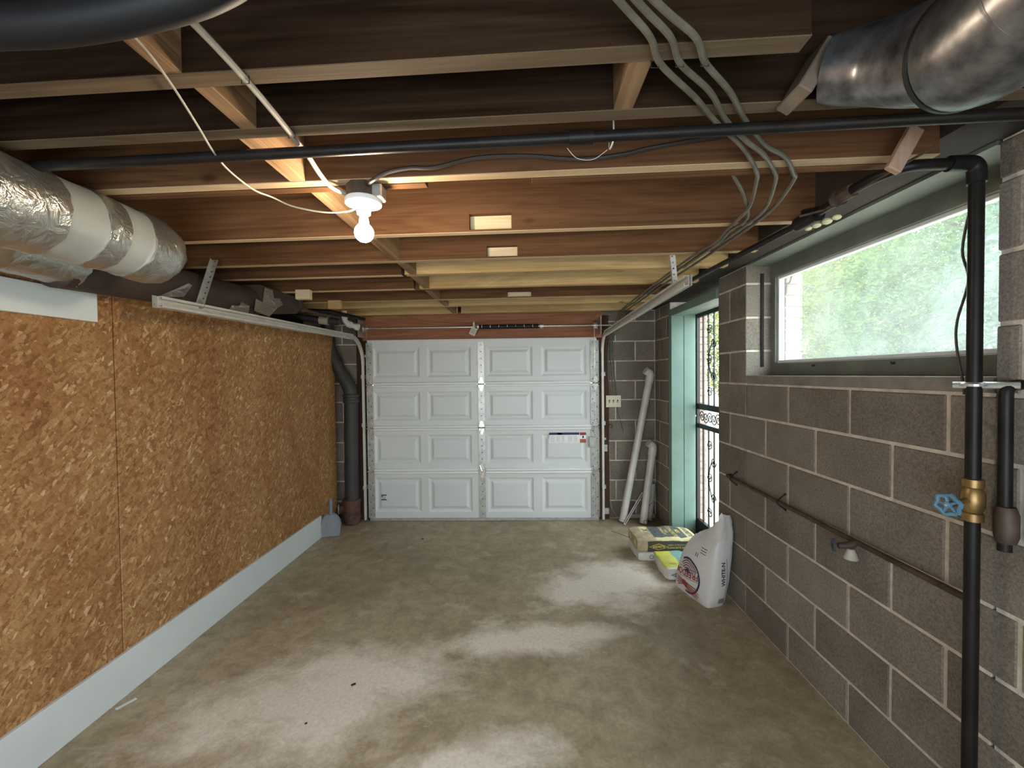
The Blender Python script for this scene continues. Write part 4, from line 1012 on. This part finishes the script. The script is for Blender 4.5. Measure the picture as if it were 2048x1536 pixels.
# ------------------------------------------------------------------ ducts
def wav(path, r, seg, amp, seed, freq=3.0):
    rnd = random.Random(seed); b = MB(); b.tube(path, r, seg)
    from mathutils import noise as nz
    b.v = [tuple(Vector(p) + nz.noise_vector(Vector(p)*freq*6+Vector((seed, 0, 0)))*amp) for p in b.v]; return b
dl = thing('insulated_duct', 'large silver jacketed round duct with foil tape bands at upper left', 'duct', (-2.765, -3.6, 1.99))
dxl, dzl, rl = -2.765, 1.990, 0.120
def yl(a, b, n): return [(dxl, a+(b-a)*i/n, dzl) for i in range(n+1)]
wav(yl(-5.3, -2.90, 40), rl, 36, 0.004, 1).build('jacket', m_jacket, dl, smooth=True)
for (a, b) in ((-3.46, -3.19), (-3.075, -3.005)):
    wav(yl(a, b, 10), rl+0.004, 36, 0.006, 5+a, 6).build('foil_band', m_foil, dl, smooth=True)
n = 12; cp = []; rr = []
for i in range(n+1):
    t_ = i/n; cp.append((dxl, -2.915+0.20*t_, dzl-0.010*t_)); rr.append((rl+0.004)*math.sqrt(max(0.02, 1-(max(0, t_-0.35)/0.65)**2.6*0.98)))
b = MB(); b.tube(cp, rr, 36)
from mathutils import noise as nz
b.v = [tuple(Vector(p)+nz.noise_vector(Vector(p)*22)*0.008) for p in b.v]; b.build('foil_end_cap', m_foil, dl, smooth=True)
dl2 = thing('flex_duct', 'tan and foil flexible duct below the large silver duct', 'duct', (-3.2, -3.5, 1.95))
wav([(-3.150, -5.3+2.32*i/40, 1.978) for i in range(41)], 0.092, 28, 0.008, 9, 5).build('sleeve', m_flexduct, dl2, smooth=True)
wav([(-3.150, -2.985+0.25*i/10, 1.978-0.01*i/10) for i in range(11)], 0.094, 28, 0.010, 11, 6).build('foil_end', m_foil, dl2, smooth=True)
wav([(-3.150, -3.32+0.05*i/4, 1.978) for i in range(5)], 0.098, 28, 0.004, 12, 6).build('foil_band', m_foil, dl2, smooth=True)
dl3 = thing('brown_duct', 'dark brown duct with torn foil patches above the strand board', 'duct', (-3.2, -2.0, 1.99))
MB().tube(smooth_path([(-3.168, -2.78, 1.958), (-3.168, -2.35, 1.977), (-3.172, -1.95, 1.99), (-3.18, -1.62, 2.0)]), 0.098, 24).build('sleeve', m_brownduct, dl3, smooth=True)
MB().prism([(-1.64, 1.92), (-1.20, 1.985), (-1.08, 2.06), (-1.10, 2.113), (-1.64, 2.113)], -3.275, -3.08, 'x').build('boot', m_brownduct, dl3)
def patch(pts, nm='foil_patch'):
    b = MB(); b.prism(pts, -3.073, -3.068, 'x'); b.v = [tuple(Vector(p)+Vector((nz.noise(Vector(p)*30)*0.012, 0, 0))) for p in b.v]; b.build(nm, m_foil, dl3)
patch([(-1.72, 1.93), (-1.56, 1.915), (-1.46, 1.99), (-1.40, 2.02), (-1.43, 2.06), (-1.50, 2.05), (-1.52, 2.10), (-1.60, 2.10), (-1.62, 2.0), (-1.70, 2.01)])
patch([(-1.95, 1.905), (-1.78, 1.905), (-1.76, 1.955), (-1.84, 1.965), (-1.86, 1.94), (-1.93, 1.93)])
patch([(-2.44, 1.885), (-2.28, 1.915), (-2.22, 1.985), (-2.25, 1.99), (-2.36, 1.93)])

dr = thing('round_duct', 'galvanised round duct with elbow hanging in the upper right corner', 'duct', (-0.6, -3.7, 2.05))
pathA = smooth_path([(-0.612, -3.640, 2.048), (-0.619, -3.56, 2.085), (-0.645, -3.49, 2.122), (-0.702, -3.435, 2.148)], 6)
MB().tube(pathA, [0.090-0.028*(i/18)**1.2 for i in range(19)], 36).build('boot', m_duct, dr, smooth=True)
pathB = smooth_path([(-0.6115, -3.632, 2.045), (-0.612, -3.67, 2.036), (-0.615, -3.73, 2.040), (-0.617, -3.80, 2.047)], 6)
MB().tube(pathB, [0.0945+0.003*math.sin(PI*i/18) for i in range(19)], 36).build('elbow', m_duct, dr, smooth=True)
MB().tube([(-0.617, -3.775, 2.046), (-0.617, -4.4, 2.051), (-0.617, -5.3, 2.051)], 0.0925, 36).build('duct_run', m_duct, dr, smooth=True)
MB().tube([(-0.6112, -3.628, 2.047), (-0.6116, -3.636, 2.044)], 0.0962, 36).build('crimp_ring', m_iron, dr, smooth=True)
MB().tube([(-0.6155, -3.748, 2.0425), (-0.616, -3.754, 2.043)], 0.0972, 36).build('gore_seam', m_duct, dr, smooth=True)
cb = MB().box(-0.016, 0.016, -0.036, 0.050, -0.058, 0.062, 0.003)
mt = Matrix.Translation((-0.735, -3.425, 2.146)) @ Matrix.Rotation(0.55, 4, 'Y')
cb.v = [tuple(mt @ Vector(p)) for p in cb.v]
cb.build('wood_collar', plain('dusty_board', (0.15, 0.11, 0.075), 0.85, var=0.3, vscale=12), dr)

hs = thing('black_hose', 'thick black hose sagging across the upper left corner', 'hose', (-2.1, -3.78, 2.0))
MB().tube(smooth_path([(-2.75, -3.80, 2.015), (-2.45, -3.785, 2.006), (-2.103, -3.78, 2.006), (-1.993, -3.78, 2.010), (-1.884, -3.78, 2.026), (-1.80, -3.78, 2.048), (-1.735, -3.785, 2.080), (-1.69, -3.79, 2.14), (-1.67, -3.80, 2.30)]), 0.027, 20).build('hose', m_hose, hs, smooth=True)

# ------------------------------------------------------------------ corner odds and ends
def pvc(name, label, p0, p1, r, mat, elbow=None, soff=None):
    t = thing(name, label, 'pipe', p0, 'plastic pipes leaning in the corner')
    b = MB(); a = Vector(p0); c = Vector(p1)
    MB().tube([a, c], r, 18).build('pipe', mat, t, smooth=True)
    MB().tube([a-(c-a).normalized()*0.0005, a+(c-a).normalized()*0.001], r*0.86, 18).build('pipe_mouth', m_hole, t)
    if elbow:
        d = (c-a).normalized()
        MB().tube([c-d*0.05, c+d*0.01], r*1.16, 18).build('socket', mat, t, smooth=True)
        MB().tube(fillet([c, c+d*0.045, c+d*0.045+Vector(elbow)], 0.04, 8), r*1.13, 18).build('elbow', mat, t, smooth=True)
    return t
pvc('pvc_pipe', 'long white PVC pipe with elbow leaning against the back corner', (-0.372, -0.12, 0.012), (-0.075, -0.060, 1.455), 0.036, m_pvc, (-0.055, -0.01, 0.035))
pvc('pvc_pipe', 'shorter white PVC pipe with elbow leaning in the corner', (-0.180, -0.175, 0.012), (-0.058, -0.085, 0.72), 0.037, m_pvc, (-0.05, -0.01, 0.035))
pvc('pvc_pipe', 'short dirty pipe offcut standing behind the other pipes', (-0.095, -0.075, 0.012), (-0.048, -0.048, 0.375), 0.035, m_pvcdirty)
s = MB().box(-0.011, 0.011, -0.004, 0.004, 0, 0.37, 0.001)
mt = Matrix.Translation((-0.370, -0.19, 0.004)) @ Matrix.Rotation(0.64, 4, 'Y') @ Matrix.Rotation(-0.28, 4, 'X')
s.v = [tuple(mt @ Vector(p)) for p in s.v]
so = s.build('trim_strip', m_pvc); tag(so, 'thin white moulding strip propped between the two white pipes', 'strip')
s2 = MB().box(-0.005, 0.004, -0.0048, -0.0042, 0.01, 0.36); s2.v = [tuple(mt @ Vector(p)) for p in s2.v]; s2.build('dark_edge', m_rust, so)
fb = MB().box(-0.36, -0.02, -0.035, -0.004, 0.02, 0.055, 0.004).build('floor_board', m_pvcdirty); tag(fb, 'dusty pale batten lying along the foot of the back wall', 'batten')
cable('wire_loop', 'thin dark wire coiled round the foot of the white pipes', smooth_path([(-0.14, -0.21, 0.03), (-0.16, -0.215, 0.055), (-0.185, -0.215, 0.04), (-0.17, -0.215, 0.012), (-0.12, -0.20, 0.02), (-0.05, -0.16, 0.03), (-0.03, -0.10, 0.05), (-0.06, -0.08, 0.09), (-0.11, -0.112, 0.10), (-0.12, -0.115, 0.14), (-0.06, -0.10, 0.20)], 3), 0.0022, m_cable_k)
cable('thin_rod', 'thin grey rod lying on the floor beside the concrete bags', [(-0.525, -0.36, 0.004), (-0.46, -0.44, 0.004), (-0.395, -0.53, 0.004)], 0.004, m_galv, cat='rod')

# dustpan leaning on the baseboard
dp = thing('dustpan', 'grey plastic dustpan standing against the white baseboard', 'dustpan', (-3.21, -0.46, 0))
out = []
for i in range(13):
    a = PI*i/12; out.append((0.088*math.cos(a), 0.10+0.115*math.sin(a)))
out = [(0.078, 0.0)] + out + [(-0.078, 0.0)]
def dpm(p):  # pan plane: u along the wall face, v up; facing the room
    return Matrix.Translation((-3.178, -0.500, 0.006)) @ Matrix.Rotation(0.30, 4, 'Z') @ Matrix.Rotation(-0.20, 4, 'X') @ Vector(p)
b = MB(); nO = len(out)
b.add([dpm((u, 0, v)) for u, v in out] + [dpm((u, 0.006, v)) for u, v in out], [tuple(range(nO)), tuple(range(2*nO-1, nO-1, -1))] + [(i, i+nO, (i+1) % nO+nO, (i+1) % nO) for i in range(nO)])
b.build('pan', m_grey_plastic, dp)
MB().tube([dpm((u, -0.010, v)) for u, v in out[1:-1]], 0.006, 6).build('rim', m_grey_plastic, dp)
MB().tube([dpm((0.0, 0.0, 0.20)), dpm((0.0, -0.004, 0.25)), dpm((-0.004, 0.0, 0.345))], [0.024, 0.014, 0.019], 10).build('handle', m_grey_plastic, dp, smooth=True)

# ------------------------------------------------------------------ bags
def bag(name, label, cat, centre, L, Wd, H, yaw, mats, seed, pick, endfold=0.10, group=None):
    t = thing(name, label, cat, (centre[0], centre[1], centre[2]), group)
    nu, nv = 34, 36; b = MB(); vs = []; 
    Rz = Matrix.Rotation(yaw, 3, 'Z')
    for i in range(nu+1):
        u = -1+2*i/nu
        e = max(0.0, (abs(u)-(1-endfold*2))/(endfold*2))
        sw = 1-0.05*e**2; sh = 1-0.16*e**3
        bul = 1-0.06*abs(u)**3
        for k in range(nv):
            a = 2*PI*k/nv; ca, sa = math.cos(a), math.sin(a); q = 0.24
            x = u*L/2; y = Wd/2*sw*bul*math.copysign(abs(ca)**q, ca); z = H/2*sh*math.copysign(abs(sa)**q, sa)
            z *= 1.0+0.05*math.cos(u*2.2)
            p = Vector((x, y, z)); nzv = nz.noise_vector(p*11+Vector((seed, 0, 0)))*0.009 + nz.noise_vector(p*32+Vector((seed, 3, 0)))*0.0035
            p += nzv
            if p.z < -H/2*0.98: p.z = -H/2*0.98
            vs.append(p)
    fs = []; mi = []
    for i in range(nu):
        for k in range(nv):
            k2 = (k+1) % nv; fs.append((i*nv+k, i*nv+k2, (i+1)*nv+k2, (i+1)*nv+k))
    vs.append(Vector((-L/2*0.985, 0, 0.004))); vs.append(Vector((L/2*0.985, 0, 0.004)))
    for k in range(nv):
        k2 = (k+1) % nv; fs.append((k2, k, len(vs)-2)); fs.append((nu*nv+k, nu*nv+k2, len(vs)-1))
    for f in fs:
        c = sum((vs[i] for i in f), Vector())/len(f); mi.append(pick(c, L, Wd, H))
    cz = Vector(centre) + Vector((0, 0, H/2))
    b.v = [tuple(cz + Rz @ p) for p in vs]; b.f = fs; b.mi = mi
    o = b.build('bag_body', mats, t, smooth=True)
    bv = BVHTree.FromPolygons([Vector(p) for p in b.v], fs)
    fr = lambda p: cz + Rz @ Vector(p)
    return t, bv, fr, Rz
m_kraft = plain('kraft_paper', (0.42, 0.33, 0.20), 0.75, var=0.25, vscale=20, bmp=0.4, bscale=25)
m_bagyel = plain('bag_yellow', (0.66, 0.57, 0.28), 0.7, var=0.15, vscale=20, bmp=0.3, bscale=25)
m_bagblk = plain('bag_charcoal', (0.095, 0.10, 0.10), 0.65, var=0.35, vscale=26, bmp=0.3, bscale=25)
m_bagblk2 = plain('bag_dark_side', (0.055, 0.047, 0.036), 0.65, var=0.2, vscale=20, bmp=0.3, bscale=25)
m_bagwht = plain('bag_white', (0.66, 0.64, 0.60), 0.6, var=0.1, vscale=16, bmp=0.35, bscale=22)
m_baglime = plain('bag_lime', (0.62, 0.62, 0.10), 0.6, var=0.12, vscale=16, bmp=0.3)
m_bagteal = plain('bag_teal', (0.22, 0.40, 0.36), 0.6, var=0.12, vscale=16, bmp=0.3)
def pick_top(c, L, Wd, H):
    u = c.x/(L/2); v = c.y/(Wd/2)
    if u < -0.70: return 0
    if c.z > H*0.28:
        if u < -0.40: return 1 if v > -0.2 else 0
        if u > 0.62: return 1
        return 2 if -0.80 < v < 0.9 else 1
    if v < -0.7: return 3 if u < 0.60 and c.z < H*0.26 else 1
    return 1
def pick_white(c, L, Wd, H): return 0
def pick_yg(c, L, Wd, H):
    if c.z > H*0.30: 
        v = c.y/(Wd/2)
        if abs(c.x) > L*0.46: return 0
        return 1 if v > 0.0 else (0 if v > -0.12 else 2)
    return 0
bg = 'bags of mix stacked by the side door'
t1, bv1, f1, R1 = bag('cement_bag', 'white bag lying flat on the floor under the yellow and black bag', 'bag', (-0.235, -0.865, 0.0), 0.44, 0.29, 0.078, 0.03, [m_bagwht], 3, pick_white, group=bg)
v, f = ring2d(0.014, 0.018, 20)
decal(v, f, f1((-0.12, -0.16, 0.0)), R1 @ Vector((1, 0, 0)), (0, 0, 1), m_navy, t1, 'round_logo', bv1, 0.002)
text_mesh('10', 0.020, f1((-0.12, -0.16, 0.0)), R1 @ Vector((1, 0, 0)), (0, 0, 1), m_navy, t1, bvh=bv1)
text_mesh('MORTAR', 0.016, f1((-0.03, -0.16, -0.006)), R1 @ Vector((1, 0, 0)), (0, 0, 1), m_ink, t1, bvh=bv1)
t2, bv2, f2, R2 = bag('concrete_mix_bag', 'yellow and charcoal bag of concrete mix on top of the white bag', 'bag', (-0.215, -0.872, 0.078), 0.50, 0.30, 0.106, 0.02, [m_kraft, m_bagyel, m_bagblk, m_bagblk2], 8, pick_top, group=bg)
X2 = R2 @ Vector((1, 0, 0)); Y2 = R2 @ Vector((0, 1, 0)); Z2 = Vector((0, 0, 1))
for body, sz, x in (('MIX', 0.046, 0.118), ('CONCRETE', 0.047, 0.070), ('HIGH', 0.030, 0.028), ('STRENGTH', 0.032, -0.004)):
    text_mesh(body, sz, f2((x, 0.01, 0.055)), -Y2, X2, m_yellow, t2, bvh=bv2, bold=0.001)
text_mesh('SAKRETE', 0.050, f2((0.195, 0.0, 0.055)), -Y2, X2, m_bagblk, t2, bvh=bv2, bold=0.001)
for x in (-0.115,):
    for sgn in (1, -1):
        v, f = poly2d([(-0.03*sgn-0.006, -0.03), (-0.03*sgn+0.006, -0.03), (0.03*sgn+0.006, 0.03), (0.03*sgn-0.006, 0.03)])
        decal(v, f, f2((x-0.02, 0.035, 0.055)), X2, Y2, m_bagblk, t2, 'crossed_mark', bv2, 0.002)
# side print
def diamond(w, h, th):
    o = [(-w, 0), (0, -h), (w, 0), (0, h)]; i_ = [(a*(1-th/w), b*(1-th/h*0.8)) for a, b in o]
    return o+i_, [(k, (k+1) % 4, (k+1) % 4+4, k+4) for k in range(4)]
v, f = diamond(0.078, 0.026, 0.006); decal(v, f, f2((-0.085, -0.16, -0.008)), X2, Z2, m_yellow, t2, 'diamond_logo', bv2, 0.003)
text_mesh('SAKRETE', 0.024, f2((-0.085, -0.16, -0.008)), X2, Z2, m_yellow, t2, bvh=bv2, bold=0.0005, lift=0.003)
text_mesh('HIGH-STRENGTH', 0.019, f2((0.06, -0.16, 0.006)), X2, Z2, m_yellow, t2, bvh=bv2, lift=0.003)
text_mesh('CONCRETE MIX', 0.021, f2((0.06, -0.16, -0.016)), X2, Z2, m_yellow, t2, bvh=bv2, bold=0.0004, lift=0.003)
# kraft end folds
for sgn in (1, -1):
    v, f = poly2d([(-0.11*sgn, 0.045), (-0.03*sgn, -0.002), (-0.11*sgn, -0.045)])
    decal(v, f, f2((-0.26, 0, 0.0)), -Y2, Z2, m_bagyel, t2, 'end_fold', bv2, 0.004)
t3, bv3, f3, R3 = bag('mix_bag', 'lime and teal topped bag lying on the floor in front of the stack', 'bag', (-0.228, -1.180, 0.0), 0.31, 0.235, 0.103, PI/2+0.02, [m_bagwht, m_baglime, m_bagteal], 15, pick_yg, group=bg)
X3 = R3 @ Vector((1, 0, 0)); Y3 = R3 @ Vector((0, 1, 0))
v, f = diamond(0.070, 0.026, 0.010); decal(v, f, f3((-0.17, 0.015, -0.005)), -Y3, Z2, m_bagblk, t3, 'diamond_logo', bv3, 0.003)
text_mesh('SAKRETE', 0.020, f3((-0.17, 0.015, -0.005)), -Y3, Z2, m_bagblk, t3, bvh=bv3, lift=0.003)
text_mesh('MIX', 0.03, f3((-0.10, 0.05, 0.06)), -Y3, X3, m_bagblk, t3, bvh=bv3, lift=0.002)

# standing white sack
sk = thing('white_sack', 'tall white plastic sack with navy and red emblem leaning on the block wall', 'sack', (-0.16, -1.52, 0))
secs = [  # z per corner, corners: left, centre, right, back
    (((-0.300, -1.390), (-0.205, -1.690), (-0.080, -1.650), (-0.150, -1.350)), (0, 0, 0, 0)),
    (((-0.304, -1.392), (-0.205, -1.702), (-0.062, -1.655), (-0.140, -1.345)), (0.05, 0.05, 0.05, 0.05)),
    (((-0.288, -1.400), (-0.190, -1.705), (-0.045, -1.660), (-0.110, -1.350)), (0.15, 0.15, 0.16, 0.15)),
    (((-0.262, -1.405), (-0.176, -1.702), (-0.030, -1.660), (-0.075, -1.360)), (0.25, 0.27, 0.27, 0.25)),
    (((-0.225, -1.415), (-0.160, -1.695), (-0.018, -1.655), (-0.040, -1.375)), (0.33, 0.37, 0.37, 0.33)),
    (((-0.175, -1.430), (-0.128, -1.685), (-0.014, -1.650), (-0.022, -1.40)), (0.385, 0.46, 0.455, 0.39)),
    (((-0.135, -1.450), (-0.112, -1.672), (-0.014, -1.640), (-0.014, -1.44)), (0.408, 0.535, 0.53, 0.415)),
    (((-0.098, -1.585), (-0.104, -1.655), (-0.020, -1.630), (-0.016, -1.575)), (0.445, 0.612, 0.578, 0.452)),
]
per = 10; NV = per*4; vs = []
def skin_section(cs, zs, rnd, i):
    out = []
    for k in range(4):
        p0 = Vector((*cs[k], zs[k])); p1 = Vector((*cs[(k+1) % 4], zs[(k+1) % 4])); cc = sum((Vector((*c, z)) for c, z in zip(cs, zs)), Vector())/4
        for j in range(per):
            t_ = j/per; p = p0.lerp(p1, t_)
            e = math.sin(PI*t_); bulge = (0.030 if i in (2, 3) else 0.016 if i in (1, 4) else 0.0)*e*0.6
            d = Vector((p.x-cc.x, p.y-cc.y, 0)); p += d.normalized()*bulge
            rd = (1-e)**4*0.012; p -= d.normalized()*rd
            out.append(p)
    return out
base = [skin_section(c, z, 0, i) for i, (c, z) in enumerate(secs)]
rows = []
for i in range(len(base)-1):
    for s_ in range(4):
        t_ = s_/4
        p0 = base[max(i-1, 0)]; p1 = base[i]; p2 = base[i+1]; p3 = base[min(i+2, len(base)-1)]
        rows.append([0.5*((2*b_)+(c_-a_)*t_+(2*a_-5*b_+4*c_-d_)*t_*t_+(3*b_-a_-3*c_+d_)*t_**3) for a_, b_, c_, d_ in zip(p0, p1, p2, p3)])
rows.append(base[-1])
for ri, row in enumerate(rows):
    q = ri/len(rows)
    for p in row:
        am = 0.003+0.022*max(0, q-0.55)
        w = nz.noise_vector(Vector((p.x*16, p.y*16, p.z*8)))*am*1.6
        cr = 1-abs(nz.noise(Vector((p.x*15+4, p.y*15, p.z*10))))*4
        w += Vector((-0.9, -0.35, 0.1))*max(-0.4, cr)*am*0.55
        w += Vector((-0.8, -0.5, 0.25))*math.sin(row.index(p)*1.9+q*9+2*math.sin(q*14))*0.010*max(0.0, q-0.52)*2
        p2 = p + (w if ri > 1 else w*0.2)
        p2.x = min(p2.x, -0.006); p2.z = max(p2.z, 0.0); vs.append(p2)
fs = []
NR = len(rows)
for i in range(NR-1):
    for k in range(NV):
        k2 = (k+1) % NV; fs.append((i*NV+k, i*NV+k2, (i+1)*NV+k2, (i+1)*NV+k))
fs.append(tuple(range(NV-1, -1, -1)))
tc_ = sum(vs[-NV:], Vector())/NV - Vector((0, 0, 0.09)); vs.append(tc_)
for k in range(NV): fs.append(((NR-1)*NV+k, (NR-1)*NV+(k+1) % NV, len(vs)-1))
m_sack, nt, bs = newmat('white_woven_plastic'); bs.inputs['Roughness'].default_value = 0.38
bs.inputs['Base Color'].default_value = (0.70, 0.69, 0.66, 1)
nn = noise(nt, coords(nt), 18, 5, 0.6, 0.5); bump(nt, bs, nn.outputs[0], 0.35, 0.01)
b = MB(); b.v = [tuple(p) for p in vs]; b.f = fs; b.mi = [0]*len(fs); b.build('sack_body', m_sack, sk, smooth=True)
bvs = BVHTree.FromPolygons([Vector(p) for p in vs], fs)
tx = Vector((0.095, -0.305, 0)).normalized(); nx = Vector((-tx.y*-1, 0, 0))
o0 = Vector((-0.285, -1.40, 0))
def sp_(s_, z): return o0 + tx*s_ + Vector((0, 0, z))
def sdec(vf, s_, z, m, nm, lift=0.002, rot=0.0):
    v, f = vf; c, q = math.cos(rot), math.sin(rot)
    decal([(a*c-b*q, a*q+b*c) for a, b in v], f, sp_(s_, z), tx, (0, 0, 1), m, sk, nm, bvs, lift)
def stext(body, size, s_, z, m, rot=0.0, bold=0.0, lift=0.0025, sx=1.0):
    xd = tx*math.cos(rot)+Vector((0, 0, 1))*math.sin(rot); yd = -tx*math.sin(rot)+Vector((0, 0, 1))*math.cos(rot)
    text_mesh(body, size, sp_(s_, z), xd, yd, m, sk, bvh=bvs, bold=bold, lift=lift, sx=sx)
ES, EZ = 0.125, 0.135
sdec(ring2d(0.104, 0.117, 48, -1.75, 2.2), ES, EZ, m_navy, 'emblem_ring')
for k in range(4): sdec(ring2d(0.036+k*0.014, 0.042+k*0.014, 20, 0.35, 2.6), ES, EZ+0.014, m_navy if k % 2 else m_red, 'emblem_arc')
sdec(ring2d(0.000, 0.028, 20, 0.2, PI-0.2), ES, EZ+0.018, m_navy, 'emblem_globe')
for dz in (0.046, -0.018): sdec(grid2d(-0.098, 0.100, -0.0015, 0.0015, 10, 1), ES, EZ+dz, m_navy, 'emblem_line', 0.002, 0.10)
stext('FREEDOM', 0.056, ES-0.020, EZ+0.012, m_red, PI+0.10, 0.0012, 0.0035)
stext('MEDIUM SAND', 0.019, ES+0.028, EZ+0.086, m_red, PI-0.30)
def hand(s0, z0, s1, z1, w0, w1, n=5):
    d = Vector((s1-s0, z1-z0)); L = d.length; d.normalize(); p = Vector((-d.y, d.x))
    for k in range(n):
        q = (k-(n-1)/2)/(n-1)*2
        a0 = p*(q*w0*0.8); a1 = p*(q*w1)
        th0, th1 = w0/n*0.9, w1/n*0.6
        e = L*(0.86+0.14*math.cos(q*1.4))
        pts = []; NS = 7
        for i in range(NS+1):
            u = i/NS; c_ = a0.lerp(a1, u)+d*(e*u); th = th0+(th1-th0)*u
            if i == NS: c_ += d*0.004; th *= 0.4
            pts += [tuple(c_-p*th), tuple(c_+p*th)]
        sdec((pts, [(2*i, 2*i+2, 2*i+3, 2*i+1) for i in range(NS)]), s0, z0, m_red, 'emblem_hand', 0.0032)
hand(0.092, 0.076, 0.014, 0.066, 0.014, 0.030); hand(0.100, 0.074, 0.235, 0.040, 0.018, 0.034)
sdec(poly2d([(-0.022, 0.014), (-0.012, -0.018), (0.034, -0.020), (0.038, 0.008), (0.01, 0.020)]), 0.096, 0.076, m_red, 'emblem_hand', 0.003)
stext('11', 0.034, 0.185, 0.300, m_ink, PI, 0.001)
for k in range(3): sdec(grid2d(-0.026, 0.026, -0.002, 0.002, 4, 1), 0.235, 0.322+k*0.016, m_ink, 'small_print', 0.002)
t2v = Vector((0.125, 0.042, 0)).normalized(); o2 = Vector((-0.197, -1.700, 0))
def s2(s_, z): return o2 + t2v*s_ + Vector((0, 0, z))
text_mesh('WHITE-N', 0.036, s2(0.086, 0.225), (0, 0, 1), -t2v, m_ink, sk, bvh=bvs, bold=0.001, lift=0.0025)
v, f = grid2d(-0.0016, 0.0016, -0.13, 0.12, 1, 8); decal(v, f, s2(0.112, 0.20), t2v, (0, 0, 1), m_ink, sk, 'side_stripe', bvs, 0.002)
for k in range(6):
    v, f = grid2d(-0.0024, 0.0024, -0.017, 0.017, 1, 1); decal(v, f, s2(0.066+k*0.008, 0.045), t2v, (0, 0, 1), m_ink, sk, 'bar_mark', bvs, 0.002)

# ------------------------------------------------------------------ litter on the floor
def bit(name, label, x, y, l, w, h, ang, mat, cat):
    b = MB(); b.box(-l/2, l/2, -w/2, w/2, 0.0, h, h*0.3)
    b.v = [tuple(Matrix.Translation((x, y, 0.0)) @ Matrix.Rotation(ang, 4, 'Z') @ Vector(p)) for p in b.v]
    tag(b.build(name, mat), label, cat)
bit('paint_chip', 'white paint flake on the floor beside the left baseboard', -3.215, -2.50, 0.075, 0.016, 0.003, 1.1, m_white, 'flake')
bit('bark_chip', 'small dark chip on the pale worn patch of floor', -2.205, -2.37, 0.022, 0.011, 0.005, 0.6, m_darkwood, 'chip')
bit('bark_chip', 'tiny dark crumb near the bottom edge of the floor', -1.19, -2.83, 0.012, 0.010, 0.005, 0.2, m_darkwood, 'chip')
bit('bark_chip', 'dark crumb on the floor before the garage door', -2.30, -0.55, 0.02, 0.014, 0.006, 0.2, m_darkwood, 'chip')
bit('bark_chip', 'tiny dark crumb on the floor left of the worn patch', -2.32, -2.60, 0.010, 0.008, 0.004, 0.9, m_darkwood, 'chip')
